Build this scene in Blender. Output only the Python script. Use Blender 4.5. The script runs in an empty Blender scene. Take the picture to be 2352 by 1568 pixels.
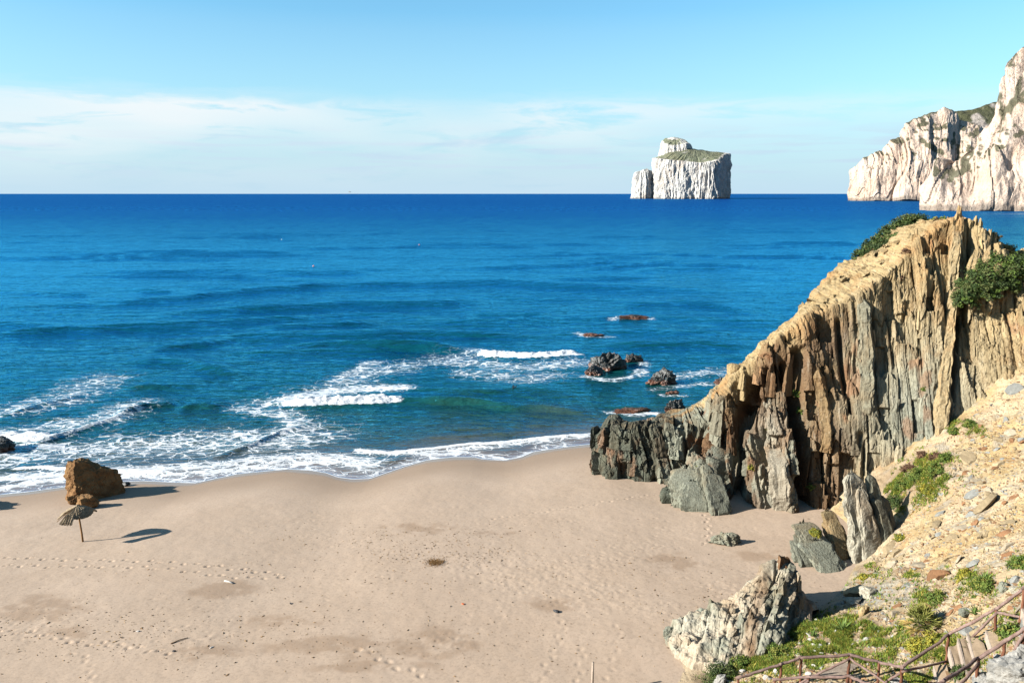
import bpy, math, random
import numpy as np
from math import radians, sin, cos, pi

random.seed(7)
RNG = np.random.default_rng(11)
scene = bpy.context.scene
COL = scene.collection

# ------------------------------------------------------------------ camera
CAM_H = 22.0                       # metres above the sea
F_PX, CX, CY, HORIZ = 1846.0, 1176.0, 784.0, 437.0   # survey frame 2352 x 1568
PITCH = math.atan((CY - HORIZ) / F_PX)
cam_d = bpy.data.cameras.new('camera')
cam_d.sensor_width = 36.0
cam_d.lens = 36.0 * F_PX / 2352.0
cam_d.clip_start = 0.1
cam_d.clip_end = 90000.0
cam = bpy.data.objects.new('camera', cam_d)
cam.location = (0, 0, CAM_H)
cam.rotation_euler = (pi / 2 - PITCH, 0, 0)
COL.objects.link(cam)
scene.camera = cam

# ------------------------------------------------------------------ light
SUN_EL = radians(24.5)
SUN_DIR = np.array([-0.965, -0.262, 0.0])          # towards the sun, on the ground
SUN_DIR = SUN_DIR / np.linalg.norm(SUN_DIR)
sun_d = bpy.data.lights.new('sun', 'SUN')
sun_d.energy = 5.0
sun_d.angle = radians(0.53)
sun_d.color = (1.0, 0.95, 0.87)
sun = bpy.data.objects.new('sun', sun_d)
sun.location = (-60, -20, 60)
from mathutils import Vector, Matrix, Quaternion
to_sun = Vector((SUN_DIR[0] * cos(SUN_EL), SUN_DIR[1] * cos(SUN_EL), sin(SUN_EL)))
sun.rotation_euler = (-to_sun).to_track_quat('-Z', 'Y').to_euler()
COL.objects.link(sun)

world = bpy.data.worlds.new('World')
scene.world = world
world.use_nodes = True
nt = world.node_tree
for n in list(nt.nodes):
    nt.nodes.remove(n)


def N(tree, kind, **kw):
    n = tree.nodes.new(kind)
    for k, v in kw.items():
        if k == 'inp':
            for i, val in v.items():
                n.inputs[i].default_value = val
        else:
            setattr(n, k, v)
    return n


def ramp(tree, fac, stops, interp='LINEAR'):
    r = tree.nodes.new('ShaderNodeValToRGB')
    cr = r.color_ramp
    cr.interpolation = interp
    while len(cr.elements) < len(stops):
        cr.elements.new(0.5)
    for e, (p, c) in zip(cr.elements, stops):
        e.position = p
        e.color = (c, c, c, 1) if isinstance(c, (int, float)) else (*c, 1)
    if fac is not None:
        tree.links.new(fac, r.inputs[0])
    return r


def math_n(tree, op, a, b=None, c=None, clamp=False):
    m = tree.nodes.new('ShaderNodeMath')
    m.operation = op
    m.use_clamp = clamp
    for i, v in enumerate((a, b, c)):
        if v is None:
            continue
        if isinstance(v, (int, float)):
            m.inputs[i].default_value = v
        else:
            tree.links.new(v, m.inputs[i])
    return m.outputs[0]


def mix_c(tree, fac, a, b, blend='MIX'):
    m = tree.nodes.new('ShaderNodeMix')
    m.data_type = 'RGBA'
    m.blend_type = blend
    for sock, v in ((m.inputs[0], fac), (m.inputs[6], a), (m.inputs[7], b)):
        if isinstance(v, (int, float)):
            sock.default_value = v
        elif isinstance(v, tuple):
            sock.default_value = (*v, 1) if len(v) == 3 else v
        else:
            tree.links.new(v, sock)
    return m.outputs[2]


def noise_n(tree, vec, scale, detail=4, rough=0.55, dist=0.0):
    n = tree.nodes.new('ShaderNodeTexNoise')
    n.inputs['Scale'].default_value = scale
    n.inputs['Detail'].default_value = detail
    n.inputs['Roughness'].default_value = rough
    n.inputs['Distortion'].default_value = dist
    if vec is not None:
        tree.links.new(vec, n.inputs['Vector'])
    return n


def mapping(tree, vec, scale=(1, 1, 1), rot=(0, 0, 0), loc=(0, 0, 0)):
    m = tree.nodes.new('ShaderNodeMapping')
    m.inputs['Scale'].default_value = scale
    m.inputs['Rotation'].default_value = rot
    m.inputs['Location'].default_value = loc
    tree.links.new(vec, m.inputs['Vector'])
    return m.outputs[0]


sky = N(nt, 'ShaderNodeTexSky', sky_type='NISHITA')
sky.sun_disc = False
sky.sun_elevation = SUN_EL
sky.sun_rotation = math.atan2(SUN_DIR[0], SUN_DIR[1])
sky.altitude = 20
sky.air_density = 1.0
sky.dust_density = 0.6
sky.ozone_density = 1.0
tc = N(nt, 'ShaderNodeTexCoord')
tinted = mix_c(nt, 1.0, sky.outputs[0], (0.57, 0.97, 1.11), 'MULTIPLY')
# streaky low cloud, all the way round the horizon
sep = N(nt, 'ShaderNodeSeparateXYZ')
nt.links.new(tc.outputs['Generated'], sep.inputs[0])
cn = noise_n(nt, mapping(nt, tc.outputs['Generated'], (4.2, 4.2, 24.0), loc=(0.35, 0.1, 0.0)), 2.2, 8, 0.6, 0.4)
cn2 = noise_n(nt, mapping(nt, tc.outputs['Generated'], (1.5, 1.5, 5.0), loc=(2.15, 0.4, 0.0)), 1.5, 2, 0.5)
el5 = math_n(nt, 'MULTIPLY', sep.outputs[2], 5.0)
band = ramp(nt, math_n(nt, 'ADD', el5, math_n(nt, 'MULTIPLY', math_n(nt, 'SUBTRACT', cn.outputs[0], 0.5), 0.22)), [(0.0, 0.15), (0.20, 0.32), (0.30, 0.8), (0.40, 1.0), (0.48, 0.9), (0.53, 0.2), (0.58, 0.0)])
cm = math_n(nt, 'MULTIPLY', ramp(nt, cn.outputs[0], [(0.32, 0.0), (0.47, 1.0)]).outputs[0],
            ramp(nt, cn2.outputs[0], [(0.38, 0.30), (0.56, 1.0)]).outputs[0])
cm = math_n(nt, 'MULTIPLY', cm, band.outputs[0])
cm = math_n(nt, 'MULTIPLY', cm, ramp(nt, math_n(nt, 'MULTIPLY_ADD', sep.outputs[0], 0.5, 0.5), [(0.30, 1.0), (0.52, 0.85), (0.66, 0.35), (0.8, 0.2)]).outputs[0])
veil = ramp(nt, el5, [(0.0, 0.92), (0.3, 0.70), (0.55, 0.34), (0.9, 0.12), (1.0, 0.0)])
c1 = mix_c(nt, veil.outputs[0], tinted, (2.95, 4.0, 4.85))
gn = noise_n(nt, mapping(nt, tc.outputs['Generated'], (4.0, 4.0, 60.0), loc=(1.35, 2.1, 0.0)), 2.0, 5, 0.5, 0.3)
gm = math_n(nt, 'MULTIPLY', ramp(nt, gn.outputs[0], [(0.48, 0.0), (0.62, 0.5)]).outputs[0], ramp(nt, el5, [(0.04, 0.0), (0.14, 1.0), (0.28, 1.0), (0.40, 0.0)]).outputs[0])
c1 = mix_c(nt, gm, c1, (3.0, 3.75, 4.7))
c2 = mix_c(nt, math_n(nt, 'MULTIPLY', cm, 0.95), c1, (4.9, 5.1, 5.2))
bg = N(nt, 'ShaderNodeBackground')
bg.inputs['Strength'].default_value = 0.0508
nt.links.new(c2, bg.inputs['Color'])
wo = N(nt, 'ShaderNodeOutputWorld')
nt.links.new(bg.outputs[0], wo.inputs[0])

vs = scene.view_settings
vs.view_transform = 'Standard'
vs.look = 'None'
vs.exposure = 1.9
vs.gamma = 1.0
vs.use_curve_mapping = False
scene.cycles.max_bounces = 6
scene.cycles.use_denoising = True


# ------------------------------------------------------------------ survey helpers
def ray(px, py):
    x = (np.asarray(px, float) - CX) / F_PX
    u = -(np.asarray(py, float) - CY) / F_PX
    return x, math.cos(PITCH) + u * math.sin(PITCH), -math.sin(PITCH) + u * math.cos(PITCH)


def at_z(px, py, z=0.0):
    rx, ry, rz = ray(px, py)
    t = (z - CAM_H) / rz
    return np.stack([rx * t, ry * t, CAM_H + rz * t], -1)


def at_y(px, py, y):
    rx, ry, rz = ray(px, py)
    t = np.asarray(y, float) / ry
    return np.stack([rx * t, ry * t, CAM_H + rz * t], -1)


def survey(p):
    """where world points stand in the survey frame"""
    p = np.asarray(p, float)
    dz = p[..., 2] - CAM_H
    f = p[..., 1] * math.cos(PITCH) - dz * math.sin(PITCH)
    u = p[..., 1] * math.sin(PITCH) + dz * math.cos(PITCH)
    f = np.maximum(f, 0.01)
    return CX + F_PX * p[..., 0] / f, CY - F_PX * u / f


# ------------------------------------------------------------------ numpy noise
_perm = np.random.default_rng(3).permutation(256)
_perm = np.concatenate([_perm, _perm, _perm]).astype(np.int32)
_g = np.random.default_rng(5).normal(size=(256, 3))
_g = (_g / np.linalg.norm(_g, axis=1, keepdims=True)).astype(np.float32)


def pn(x, y, z):
    x = np.asarray(x, np.float32); y = np.asarray(y, np.float32); z = np.asarray(z, np.float32)
    x, y, z = np.broadcast_arrays(x, y, z)
    xi = np.floor(x); yi = np.floor(y); zi = np.floor(z)
    xf = x - xi; yf = y - yi; zf = z - zi
    X = xi.astype(np.int32) & 255; Y = yi.astype(np.int32) & 255; Z = zi.astype(np.int32) & 255
    u = xf * xf * xf * (xf * (xf * 6 - 15) + 10)
    v = yf * yf * yf * (yf * (yf * 6 - 15) + 10)
    w = zf * zf * zf * (zf * (zf * 6 - 15) + 10)

    def corner(i, j, k):
        h = _perm[_perm[_perm[(X + i) & 255] + ((Y + j) & 255)] + ((Z + k) & 255)] & 255
        g = _g[h]
        return g[..., 0] * (xf - i) + g[..., 1] * (yf - j) + g[..., 2] * (zf - k)
    a = corner(0, 0, 0); b = corner(1, 0, 0); c = corner(0, 1, 0); d = corner(1, 1, 0)
    x0 = a + u * (b - a); x1 = c + u * (d - c); z0 = x0 + v * (x1 - x0)
    a = corner(0, 0, 1); b = corner(1, 0, 1); c = corner(0, 1, 1); d = corner(1, 1, 1)
    x0 = a + u * (b - a); x1 = c + u * (d - c); z1 = x0 + v * (x1 - x0)
    return (z0 + w * (z1 - z0)) * 1.5


def fbm(x, y, z, o=4, g=0.5):
    s = 0; a = 1.0; f = 1.0
    for i in range(o):
        s = s + a * pn(x * f + 17.3 * i, y * f + 5.1 * i, z * f)
        a *= g; f *= 2.03
    return s


def ridged(x, y, z, o=4, g=0.5):
    s = 0; a = 1.0; f = 1.0
    for i in range(o):
        s = s + a * (1 - 2 * np.abs(pn(x * f + 7.3 * i, y * f + 2.1 * i, z * f)))
        a *= g; f *= 2.03
    return s


def hash1(a, b=0, s=0):
    a = np.asarray(a).astype(np.int64); b = np.asarray(b).astype(np.int64)
    h = (a * 374761393 + b * 668265263 + s * 2147483647 + 1013904223) & 0xFFFFFFFF
    h = ((h ^ (h >> 13)) * 1274126177) & 0xFFFFFFFF
    h = h ^ (h >> 16)
    return (h & 0xFFFF) / 65535.0


def sstep(a, b, x):
    t = np.clip((x - a) / (b - a), 0, 1)
    return t * t * (3 - 2 * t)


def seg_dist(x, y, pts):
    """distance of points to a polyline"""
    best = np.full(np.shape(x), 1e9)
    for (x0, y0), (x1, y1) in zip(pts[:-1], pts[1:]):
        dx, dy = x1 - x0, y1 - y0
        t = np.clip(((x - x0) * dx + (y - y0) * dy) / (dx * dx + dy * dy + 1e-9), 0, 1)
        best = np.minimum(best, np.hypot(x - x0 - t * dx, y - y0 - t * dy))
    return best


def beds(u, z, w, h, seed, warp=0.35):
    """blocky protrusion of upright beds: u along the face, z up; w bed width, h break height"""
    uw = u / w + warp * pn(u / w * 0.6, z / h * 0.7, seed + 0.5)
    i = np.floor(uw)
    fr = uw - i
    zz = z / h * (0.6 + 0.8 * hash1(i, 3, seed)) + 9 * hash1(i, 7, seed) + 0.5 * pn(u / w * 2.5, z / h, seed)
    j = np.floor(zz)
    d = 0.5 * hash1(i, 0, seed + 1) + 0.5 * hash1(i, j, seed + 2)
    edge = np.minimum(fr, 1 - fr)
    d = d + 0.18 * (fr - 0.5) * (2 * hash1(i, 5, seed) - 1)
    return d - 0.5 * (1 - sstep(0.0, 0.11, edge)) * sstep(-0.25, 0.35, pn(u / w * 0.7, z / h * 1.4, seed + 4.4))


# ------------------------------------------------------------------ mesh helpers
def new_mesh(name, verts, faces, smooth=False, attrs=None):
    """faces: (n,3) or (n,4) int array"""
    verts = np.ascontiguousarray(verts, np.float32)
    faces = np.ascontiguousarray(faces, np.int32)
    me = bpy.data.meshes.new(name)
    k = faces.shape[1]
    me.vertices.add(len(verts))
    me.vertices.foreach_set('co', verts.ravel())
    me.loops.add(faces.size)
    me.loops.foreach_set('vertex_index', faces.ravel())
    me.polygons.add(len(faces))
    me.polygons.foreach_set('loop_start', np.arange(0, faces.size, k, dtype=np.int32))
    me.polygons.foreach_set('loop_total', np.full(len(faces), k, np.int32))
    me.polygons.foreach_set('use_smooth', np.full(len(faces), bool(smooth)))
    me.update(calc_edges=True)
    for nm, a in (attrs or {}).items():
        a = np.asarray(a, np.float32)
        if a.ndim == 1:
            at = me.attributes.new(nm, 'FLOAT', 'POINT')
            at.data.foreach_set('value', a.ravel())
        else:
            at = me.attributes.new(nm, 'FLOAT_VECTOR', 'POINT')
            at.data.foreach_set('vector', a.ravel())
    return me


def grid_faces(nu, nv, closed_u=False):
    """vertex index = j*nu + i"""
    i = np.arange(nu if closed_u else nu - 1)
    j = np.arange(nv - 1)
    I, J = np.meshgrid(i, j)
    I2 = (I + 1) % nu
    return np.stack([J * nu + I, J * nu + I2, (J + 1) * nu + I2, (J + 1) * nu + I], -1).reshape(-1, 4)


def obj(name, me, mat=None, parent=None):
    o = bpy.data.objects.new(name, me)
    if mat is not None and me is not None and len(me.materials) == 0:
        me.materials.append(mat)
    COL.objects.link(o)
    if parent is not None:
        o.parent = parent
    return o


def tag(o, label=None, cat=None, group=None, kind=None):
    if label: o['label'] = label
    if cat: o['category'] = cat
    if group: o['group'] = group
    if kind: o['kind'] = kind
    return o


def empty(name, loc, rz=0.0):
    o = bpy.data.objects.new(name, None)
    o.location = loc
    o.rotation_euler = (0, 0, rz)
    o.empty_display_size = 0.2
    COL.objects.link(o)
    return o


def join(parts):
    """[(verts, faces)] -> one pair; faces all the same width"""
    vs_, fs_, n = [], [], 0
    for v, f in parts:
        vs_.append(v); fs_.append(np.asarray(f) + n); n += len(v)
    return np.concatenate(vs_), np.concatenate(fs_)


def tube(path, radii, sides=8, jitter=0.0, seed=0, cap=True):
    path = np.asarray(path, float); n = len(path)
    radii = np.broadcast_to(np.asarray(radii, float), (n,))
    t = np.gradient(path, axis=0)
    t /= np.linalg.norm(t, axis=1, keepdims=True) + 1e-9
    ref = np.array([0.0, 0.0, 1.0]) if abs(t[0, 2]) < 0.9 else np.array([1.0, 0, 0])
    a = np.cross(t, ref); a /= np.linalg.norm(a, axis=1, keepdims=True) + 1e-9
    b = np.cross(t, a)
    th = np.arange(sides) / sides * 2 * pi
    r = np.random.default_rng(seed)
    rad = radii[:, None] * (1 + jitter * r.normal(size=(n, sides)))
    v = path[:, None, :] + rad[..., None] * (np.cos(th)[None, :, None] * a[:, None, :] + np.sin(th)[None, :, None] * b[:, None, :])
    v = v.reshape(-1, 3)
    f = grid_faces(sides, n, closed_u=True)
    if cap:
        v = np.concatenate([v, path[:1], path[-1:]])
        c0, c1 = n * sides, n * sides + 1
        i = np.arange(sides); i2 = (i + 1) % sides
        f0 = np.stack([np.full(sides, c0), i2, i, i], -1)
        o_ = (n - 1) * sides
        f1 = np.stack([np.full(sides, c1), o_ + i, o_ + i2, o_ + i2], -1)
        f = np.concatenate([f, f0, f1])
    return v, f


def clean_quads(name, v, f, smooth=False, attrs=None):
    """quads where some repeat an index (triangles) -> mesh through from_pydata"""
    me = bpy.data.meshes.new(name)
    fl = []
    for q in f.tolist():
        if len(q) == 4 and q[2] == q[3]:
            q = q[:3]
        fl.append(q)
    me.from_pydata(np.asarray(v).tolist(), [], fl)
    if smooth:
        me.polygons.foreach_set('use_smooth', [True] * len(me.polygons))
    me.update()
    return me


def catmull(P, t):
    """P (n,3) control points, t in [0,n-1]"""
    P = np.asarray(P, float); n = len(P)
    i = np.clip(np.floor(t).astype(int), 0, n - 2)
    f = (t - i)[:, None]
    p0 = P[np.maximum(i - 1, 0)]; p1 = P[i]; p2 = P[i + 1]; p3 = P[np.minimum(i + 2, n - 1)]
    return 0.5 * ((2 * p1) + (-p0 + p2) * f + (2 * p0 - 5 * p1 + 4 * p2 - p3) * f ** 2 + (-p0 + 3 * p1 - 3 * p2 + p3) * f ** 3)


# ------------------------------------------------------------------ materials
def mat_new(name):
    m = bpy.data.materials.new(name)
    m.use_nodes = True
    t = m.node_tree
    b = t.nodes['Principled BSDF']
    return m, t, b


def attr(t, name):
    a = t.nodes.new('ShaderNodeAttribute')
    a.attribute_name = name
    return a


ALB = 0.405            # surfaces are dark enough for the bright exposure


def alb(t, c, k=None):
    k = ALB if k is None else k
    return mix_c(t, 1.0, c, (k, k, k), 'MULTIPLY')


def simple_mat(name, col, rough=0.8, var=0.25, scale=6.0, col2=None, bump=0.3, spec=0.3, rand=0.15, stretch=(1, 1, 1)):
    m, t, b = mat_new(name)
    geo = t.nodes.new('ShaderNodeTexCoord')
    vec = mapping(t, geo.outputs['Object'], stretch)
    n1 = noise_n(t, vec, scale, 5, 0.6)
    c2 = col2 or tuple(c * (1 - var) for c in col)
    c = mix_c(t, ramp(t, n1.outputs[0], [(0.35, 0.0), (0.65, 1.0)]).outputs[0], col, c2)
    oi = t.nodes.new('ShaderNodeObjectInfo')
    hv = t.nodes.new('ShaderNodeHueSaturation')
    t.links.new(math_n(t, 'ADD', math_n(t, 'MULTIPLY', oi.outputs['Random'], 2 * rand), 1 - rand), hv.inputs['Value'])
    t.links.new(c, hv.inputs['Color'])
    t.links.new(alb(t, hv.outputs[0]), b.inputs['Base Color'])
    b.inputs['Roughness'].default_value = rough
    b.inputs['Specular IOR Level'].default_value = spec
    if bump:
        bp = t.nodes.new('ShaderNodeBump')
        bp.inputs['Strength'].default_value = bump
        bp.inputs['Distance'].default_value = 0.03
        n2 = noise_n(t, vec, scale * 4, 4, 0.6)
        t.links.new(n2.outputs[0], bp.inputs['Height'])
        t.links.new(bp.outputs[0], b.inputs['Normal'])
    return m


def rock_mat(name, source='attr', fine=1.0, streak=(5.0, 5.0, 0.5), bump=0.6, dist=0.08, contrast=1.0, rough=0.92, darker=1.0):
    """base colour from the mesh's 'tint' attribute or the object's own colour; bedding streaks and grain on top"""
    m, t, b = mat_new(name)
    tcx = t.nodes.new('ShaderNodeTexCoord')
    geo = t.nodes.new('ShaderNodeNewGeometry')
    pos = geo.outputs['Position']
    if source == 'attr':
        base = attr(t, 'tint').outputs['Vector']
        sv = attr(t, 'bed').outputs['Vector']
    else:
        base = t.nodes.new('ShaderNodeObjectInfo').outputs['Color']
        sv = tcx.outputs['Object']
    st = noise_n(t, mapping(t, sv, tuple(s * fine for s in streak)), 1.0, 6, 0.62, 0.25)
    blot = noise_n(t, mapping(t, pos, (0.45, 0.45, 0.3)), fine, 5, 0.6, 0.4)
    grain = noise_n(t, pos, 9.0 * fine, 4, 0.65)
    c = mix_c(t, ramp(t, st.outputs[0], [(0.30, 0.75 * contrast), (0.50, 0.0)]).outputs[0], base, (0.42, 0.36, 0.30), 'MULTIPLY')
    c = mix_c(t, ramp(t, st.outputs[0], [(0.56, 0.0), (0.76, 0.5 * contrast)]).outputs[0], c, (0.62, 0.56, 0.45))
    c = mix_c(t, ramp(t, blot.outputs[0], [(0.50, 0.0), (0.70, 0.5 * contrast)]).outputs[0], c, mix_c(t, 1.0, c, (1.05, 0.66, 0.38), 'MULTIPLY'))
    c = mix_c(t, ramp(t, grain.outputs[0], [(0.34, 0.6), (0.5, 0.0)]).outputs[0], c, (0.55, 0.5, 0.45), 'MULTIPLY')
    t.links.new(alb(t, c, ALB * darker), b.inputs['Base Color'])
    b.inputs['Roughness'].default_value = rough
    b.inputs['Specular IOR Level'].default_value = 0.2
    bp = t.nodes.new('ShaderNodeBump')
    bp.inputs['Strength'].default_value = bump
    bp.inputs['Distance'].default_value = dist
    hgt = math_n(t, 'ADD', math_n(t, 'MULTIPLY', st.outputs[0], 1.4), math_n(t, 'MULTIPLY', grain.outputs[0], 0.8))
    t.links.new(hgt, bp.inputs['Height'])
    t.links.new(bp.outputs[0], b.inputs['Normal'])
    return m


M_ROCK = rock_mat('schist', 'attr', 1.0, (5.0, 5.0, 0.6), 0.8, 0.14)
M_SLAB = rock_mat('schist_slab', 'object', 1.0, (9.0, 9.0, 1.2))
M_LIME = rock_mat('limestone', 'attr', 0.035, (3.0, 3.0, 0.9), 0.9, 4.0, 0.42, darker=1.0)


# ------------------------------------------------------------------ shoreline and beach heights
_sl = np.array([(-120, 1165), (0, 1135), (60, 1130), (150, 1118), (270, 1106), (330, 1104), (400, 1108), (450, 1110), (500, 1098),
                (545, 1088), (600, 1083), (660, 1077), (715, 1080), (750, 1086), (775, 1096), (810, 1101), (850, 1100), (882, 1088),
                (930, 1071), (980, 1056), (1040, 1049), (1090, 1049), (1110, 1055), (1160, 1058), (1198, 1050), (1225, 1037),
                (1290, 1028), (1372, 1017)], float)
_slw = at_z(_sl[:, 0], _sl[:, 1], 0.38)
_sx = np.concatenate([[-400, -120, -70], _slw[:, 0], [10, 15, 22, 40, 120, 500]])
_sy = np.concatenate([[70, 56, 52], _slw[:, 1], [64.5, 66, 72, 84, 110, 200]])
_o = np.argsort(_sx)
_sx, _sy = _sx[_o], _sy[_o]


def shore(x):
    return np.interp(x, _sx, _sy)


def _smooth_shore():
    xs = np.linspace(-80, 40, 1200)
    ys = shore(xs)
    k = np.exp(-np.linspace(-2, 2, 81) ** 2); k /= k.sum()
    return xs, np.convolve(np.pad(ys, 40, 'edge'), k, 'valid')


_ssx, _ssy = _smooth_shore()


def sand_z(x, y):
    d = 0.75 * np.interp(x, _ssx, _ssy) + 0.25 * shore(x) - y           # metres inland
    z = np.where(d < 0, 0.36 + 0.10 * d, 0.36 + 0.075 * d - 0.0011 * d * d * (d < 34))
    z = np.where(d >= 34, 0.36 + 0.075 * 34 - 0.0011 * 34 * 34, z)
    z = z + 0.07 * fbm(x * 0.11, y * 0.13, 0.3, 3) * sstep(0, 5, d)
    return np.maximum(z, -2.5)


# ------------------------------------------------------------------ sea
def fan_w(d):
    return (0.637 * (62 + d) + 16) * 1.14


nd = 560
j = np.linspace(0, 1, nd)
# rows tighten towards the shore, reach 60 km
dd = np.concatenate([np.linspace(0, 12, 110, endpoint=False),
                     12 + (np.exp(np.linspace(0, 1, nd - 110) ** 1.15 * math.log(60000 / 12.0 * 0.12 + 1)) - 1) / 0.12])
na = 720
aa = np.linspace(-1, 1, na - 40)
_ex = 1 + 0.06 * (1.28 ** np.arange(1, 21) - 1)
aa = np.concatenate([-_ex[::-1], aa, _ex])
A, D = np.meshgrid(aa, dd)
SX = A * fan_w(D)
fade = np.exp(-(D / 28.0) ** 2)
SY = (shore(SX) * fade + (1 - fade) * 62.0) + D
SZ = 0.38 * np.exp(-(D / 5.0) ** 2)
_k = sstep(0.0, 3.0, D)
_nr = D < 3.2
SZ[_nr] = ((sand_z(SX[_nr], SY[_nr]) + 0.012) * (1 - _k[_nr]) + SZ[_nr] * _k[_nr])
dist_off = D


def crest(pts, amp, wf, wb, foam=0.0, lump=0.0):
    w = at_z([p[0] for p in pts], [p[1] for p in pts], 0.15)
    return dict(w=w[np.argsort(w[:, 0])], amp=amp, wf=wf, wb=wb, foam=foam, lump=lump)


crests = [
    crest([(-60, 706), (0, 704), (281, 696), (440, 684), (615, 665), (762, 655), (996, 652), (1160, 649), (1378, 660), (1750, 668)], 0.62, 3.2, 8.0),
    crest([(352, 722), (498, 714), (674, 706), (809, 700), (908, 701), (967, 697), (1143, 690)], 0.62, 2.6, 6.0),
    crest([(-60, 771), (0, 769), (164, 759), (293, 754), (440, 750), (527, 754)], 0.52, 1.9, 4.5),
    crest([(563, 757), (703, 751), (820, 743), (879, 740)], 0.55, 1.9, 4.5),
    crest([(346, 801), (469, 789), (516, 784)], 0.35, 1.5, 3.0),
    crest([(639, 797), (762, 790), (879, 795), (1043, 805), (1110, 808)], 0.72, 1.3, 3.0),
    crest([(1090, 808), (1130, 815), (1200, 819), (1260, 816), (1345, 810)], 0.46, 1.3, 2.4, 1.0, 0.3),
    crest([(293, 829), (375, 827), (445, 834), (516, 849), (557, 856)], 0.3, 1.3, 2.8),
    crest([(1084, 723), (1180, 722), (1272, 722)], 0.4, 2.0, 4.0),
    crest([(1428, 700), (1550, 694), (1628, 700), (1725, 715)], 0.4, 2.2, 5.0),
    crest([(1397, 792), (1530, 788), (1725, 792)], 0.34, 1.4, 3.2),
    crest([(640, 928), (700, 931), (800, 926), (935, 916)], 0.46, 1.05, 1.9, 1.0, 0.3),
    crest([(925, 917), (1000, 918), (1080, 926), (1150, 932), (1350, 946)], 0.42, 0.8, 2.0),
    crest([(948, 894), (1060, 898), (1200, 896), (1315, 898)], 0.28, 1.1, 2.5),
    crest([(280, 948), (340, 934), (400, 928)], 0.3, 0.9, 1.8),
    crest([(425, 932), (460, 928), (505, 929)], 0.34, 0.75, 1.6),
    crest([(40, 943), (110, 925), (180, 908)], 0.22, 1.4, 2.2),
    crest([(300, 888), (380, 884), (455, 882)], 0.3, 0.9, 2.0),
    crest([(-60, 1002), (0, 1001), (60, 1004), (115, 1004)], 0.3, 1.0, 1.8, 1.0, 0.3),
    crest([(105, 1008), (180, 985), (250, 962), (285, 952)], 0.2, 1.3, 2.0, 0.4, 0.0),
    crest([(505, 1043), (580, 1020), (650, 990), (700, 980)], 0.16, 0.9, 1.5),
    crest([(20, 1074), (100, 1072), (160, 1078), (280, 1088), (400, 1090)], 0.12, 0.35, 0.8, 0.9, 0.3),
    crest([(800, 1030), (900, 1040), (1000, 1034), (1100, 1020), (1250, 1008), (1372, 1000)], 0.12, 0.35, 0.7, 0.6, 0.2),
    crest([(1000, 985), (1150, 978), (1330, 972)], 0.10, 0.5, 1.2),
    crest([(950, 1005), (1100, 996), (1250, 990)], 0.09, 0.4, 0.9),
]
foam = np.zeros_like(SX)
lap = np.zeros_like(SX)
near = sstep(420, 200, SY)
for ci, c in enumerate(crests):
    w = c['w']
    x0, x1 = w[0, 0], w[-1, 0]
    L = x1 - x0
    yc = np.interp(SX, w[:, 0], w[:, 1])
    yc = yc + 0.8 * c['wf'] * pn(SX * 0.18 / c['wf'] * 0.9, 0.0, ci * 3.3)
    e = sstep(x0 - 0.06 * L - 1, x0 + 0.24 * L, SX) * sstep(x1 + 0.06 * L + 1, x1 - 0.24 * L, SX)
    e = e * (0.8 + 0.35 * pn(SX * 0.12, 1.0, ci * 1.7))
    dl = SY - yc
    sh = np.where(dl > 0, np.exp(-(dl / c['wb']) ** 2), np.exp(-(np.abs(dl) / c['wf']) ** 1.7))
    lumpn = fbm(SX * 1.4, SY * 1.1, ci * 2.0, 4, 0.6) if c['lump'] else 0.0
    SZ = SZ + 1.8 * c['amp'] * e * sh * (1 + c['lump'] * lumpn)
    if c['foam']:
        ff = np.where(dl > 0, np.exp(-(dl / (c['wb'] * 0.55)) ** 2), np.exp(-(np.abs(dl) / (c['wf'] * 1.15)) ** 3))
        foam = np.maximum(foam, c['foam'] * sstep(0.25, 0.75, ff + 0.25 * (lumpn if c['lump'] else 0)) * sstep(0.1, 0.75, e + 0.35 * pn(SX * 0.5, SY * 0.5, 31.0)) * 1.3)
# chop that the mesh can carry
offs = sstep(2.0, 14.0, D)
SZ = SZ + near * offs * (0.10 * fbm(SX * 0.10 + 0.02 * SY, SY * 0.33, 2.0, 3) + 0.055 * fbm(SX * 0.45, SY * 0.95, 5.0, 3))
SZ = SZ + 0.02 * sstep(0.5, 4, D) * near * fbm(SX * 1.1, SY * 1.8, 8.0, 2)
# long low swell running in
ph_ = SY / 15.0 + 1.6 * fbm(SX * 0.010, SY * 0.012, 3.0, 3)
env = sstep(-0.15, 0.45, fbm(SX * 0.012, SY * 0.035, 13.0, 2))
SZ = SZ + 0.36 * env * sstep(75, 110, SY) * sstep(700, 300, SY) * (np.exp(1.6 * np.sin(2 * pi * ph_)) / 2.2 - 0.5)
SZ = SZ + 0.30 * sstep(150, 260, SY) * sstep(1200, 500, SY) * fbm(SX * 0.012 + 0.004 * SY, SY * 0.06, 3.0, 2)

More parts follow.
